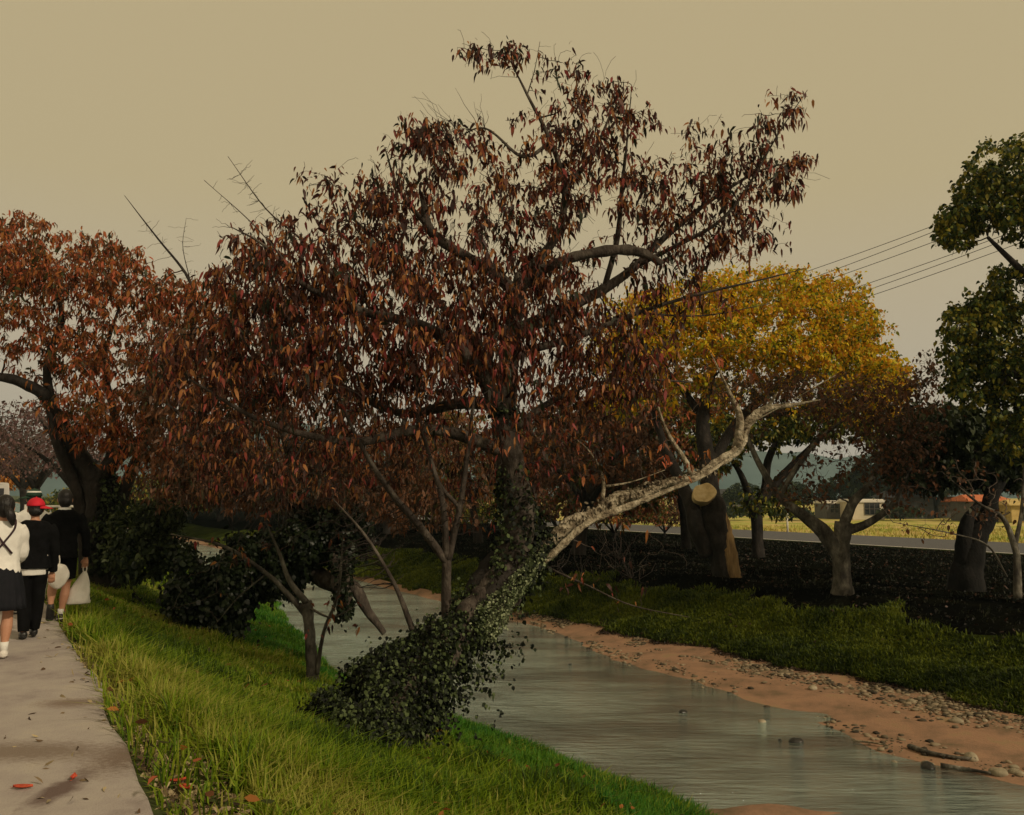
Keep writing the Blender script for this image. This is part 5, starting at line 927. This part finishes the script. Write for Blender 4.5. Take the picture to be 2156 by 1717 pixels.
# ------------------------------------------------------------------ stones, gravel, sticks, log
def stone(px, py, r, label, mat, z=-1.93, seed=0, cat='stone', group=None):
    rg = np.random.default_rng(seed); q = G(px, py, z); q[2] = max(float(hz(q[0], q[1])), -2.02); m = MB(); ball(m, (0, 0, 0), (r, r*.72, r*.5), 10, 7, noise=.12, rng=rg); o = m.build('stone', mat); o.location = q+np.array((0, 0, r*.08)); o.rotation_euler = (0, 0, rg.uniform(0, 3))
    s = o.modifiers.new('soft', 'SUBSURF'); s.levels = 1; s.render_levels = 1; tag(o, label, cat, group)
for k, (px, py, r, lb) in enumerate([(2508, 1948, .14, 'large pale boulder alone on the sand at the lower right'), (2580, 1985, .13, 'wide pale stone at the waterline near the right edge'), (2625, 1985, .1, 'pale stone touching the right frame edge by the waterline'), (2470, 1867, .12, 'pale rounded stone in the gravel band near the right edge'), (1968, 1848, .09, 'cream stone at the tip of the shingle beside the water'),
      (2100, 1782, .1, 'flat buff slab in the middle of the gravel band'), (2355, 1815, .09, 'upright buff stone at the grass edge of the gravel'), (2020, 1748, .07, 'pale stone where the gravel meets the dark grass'), (2395, 1955, .09, 'pinkish stone beside the driftwood at the waterline'), (2310, 1948, .06, 'small round stone left of the pinkish stone at the waterline'), (2620, 1972, .07, 'small pale stone behind the wide waterline stone'), (2545, 1870, .06, 'buff stone right of the rounded gravel stone')]):
    stone(px*2156/2646, py*2156/2646, r, lb, M['stone'], -1.9, 300+k, group='pale stones on the sandbar')
for k, (px, py, r, lb) in enumerate([(2058, 1916, .12, 'black wet rock breaking the water off the sandbar'), (2398, 1982, .14, 'dark wet rock at the shore below the pinkish stone'), (2015, 1912, .05, 'tiny black rock left of the wet rock in the water'), (1473, 1717, .06, 'dark stone at the inner corner of the sandbar'), (1765, 1840, .09, 'dark submerged rock off the middle of the sandbar')]):
    stone(px*2156/2646, py*2156/2646, r, lb, M['stone_dark'], -2.0, 350+k, group='wet rocks in the shallows')
mb = MB(); ico = None; n = 11000; u = rg.uniform(0, 1, n); Y = 9+u**.8*16; B = brk(Y); f_ = rg.uniform(0, 1, n); v_ = .5+.5*np.tanh(rg.normal(.62, .28, n)); X = B[10]+(B[12]-B[10])*np.clip(rg.normal(.86, .15, n), -.15, 1.18)
k = rg.uniform(0, 1, n) < .12; X = np.where(k, B[10]+(B[12]-B[10])*rg.normal(.08, .09, n), X); k = (vnoise(X, Y, 1.2, 6) > -.4); X, Y = X[k], Y[k]; Z = hz(X, Y); k = inview(X, Y, Z); X, Y, Z = X[k], Y[k], Z[k]
for x_, y_, z_ in zip(X, Y, Z):
    r = .012+.045*rg.uniform(0, 1)**3.5; ball(mb, (x_, y_, z_+r*.12), (r*rg.uniform(.8, 1.5), r, r*.5), 6, 4, a=rg.uniform(0, 1), noise=.17, rng=rg)
gm = leafmat('gravel', [(.03, .024, .016), (.08, .062, .04), (.15, .12, .075), (.26, .2, .13)], 0.0, .85); tag(mb.build('gravel', gm, smooth=True), 'buff and grey gravel strewn along the top of the sandbar', 'gravel', kind='stuff')
def stick(pts, r, label, name='driftwood', mat='stone', cat='driftwood'):
    w = [G(x*2156/2646, y*2156/2646, -1.93) for x, y in pts]; w = np.array([[a, b, max(float(hz(a, b)), -2)+.03] for a, b, c in w]); m = MB(); c = catmull(w, 5); tube(m, c, np.linspace(r, r*.5, len(c)), 8, .08, rg); tag(m.build(name, M[mat]), label, cat)
stick([(2203, 1907), (2250, 1915), (2296, 1925)], .018, 'straight bleached stick lying on the sandbar', mat='bark_pale'); stick([(2350, 1928), (2400, 1946), (2470, 1958), (2520, 1960)], .04, 'long dark curved branch half buried at the waterline', mat='bark_grey'); stick([(2430, 1970), (2500, 1980), (2560, 1992)], .03, 'brown branch piece below the curved driftwood', mat='bark_grey')
stick([(2376, 1790), (2382, 1803), (2390, 1808)], .012, 'short hooked twig at the grass edge above the gravel', mat='bark_pale')
m = MB(); w = []
for x_, y_ in [(985, 1935), (1040, 1965), (1075, 1985), (1105, 2005)]: q = G(x_*2156/2646, y_*2156/2646, -1.15); w.append((q[0], q[1], float(hz(q[0], q[1]))+.1))
c = catmull(w, 5); tube(m, c, np.linspace(.07, .035, len(c)), 10, .12, rg); tag(m.build('log', M['bark_pale']), 'short pale rotten log in the grass below the ivied trunk', 'log')

# ------------------------------------------------------------------ air
hb = MB(); hb.box((100, 580, 45), (1700, 1460, 104)); ho = hb.build('haze', None, smooth=False)
m, t, o = nmat('air'); pv = N(t, 'ShaderNodeVolumePrincipled'); pv.inputs['Color'].default_value = (.6, .85, .95, 1); pv.inputs['Density'].default_value = .0003; pv.inputs['Anisotropy'].default_value = .2
t.links.new(pv.outputs[0], o.inputs['Volume']); ho.data.materials.append(m); tag(ho, 'thin bluish haze in the air', 'haze', kind='stuff')
S.cycles.volume_bounces = 0
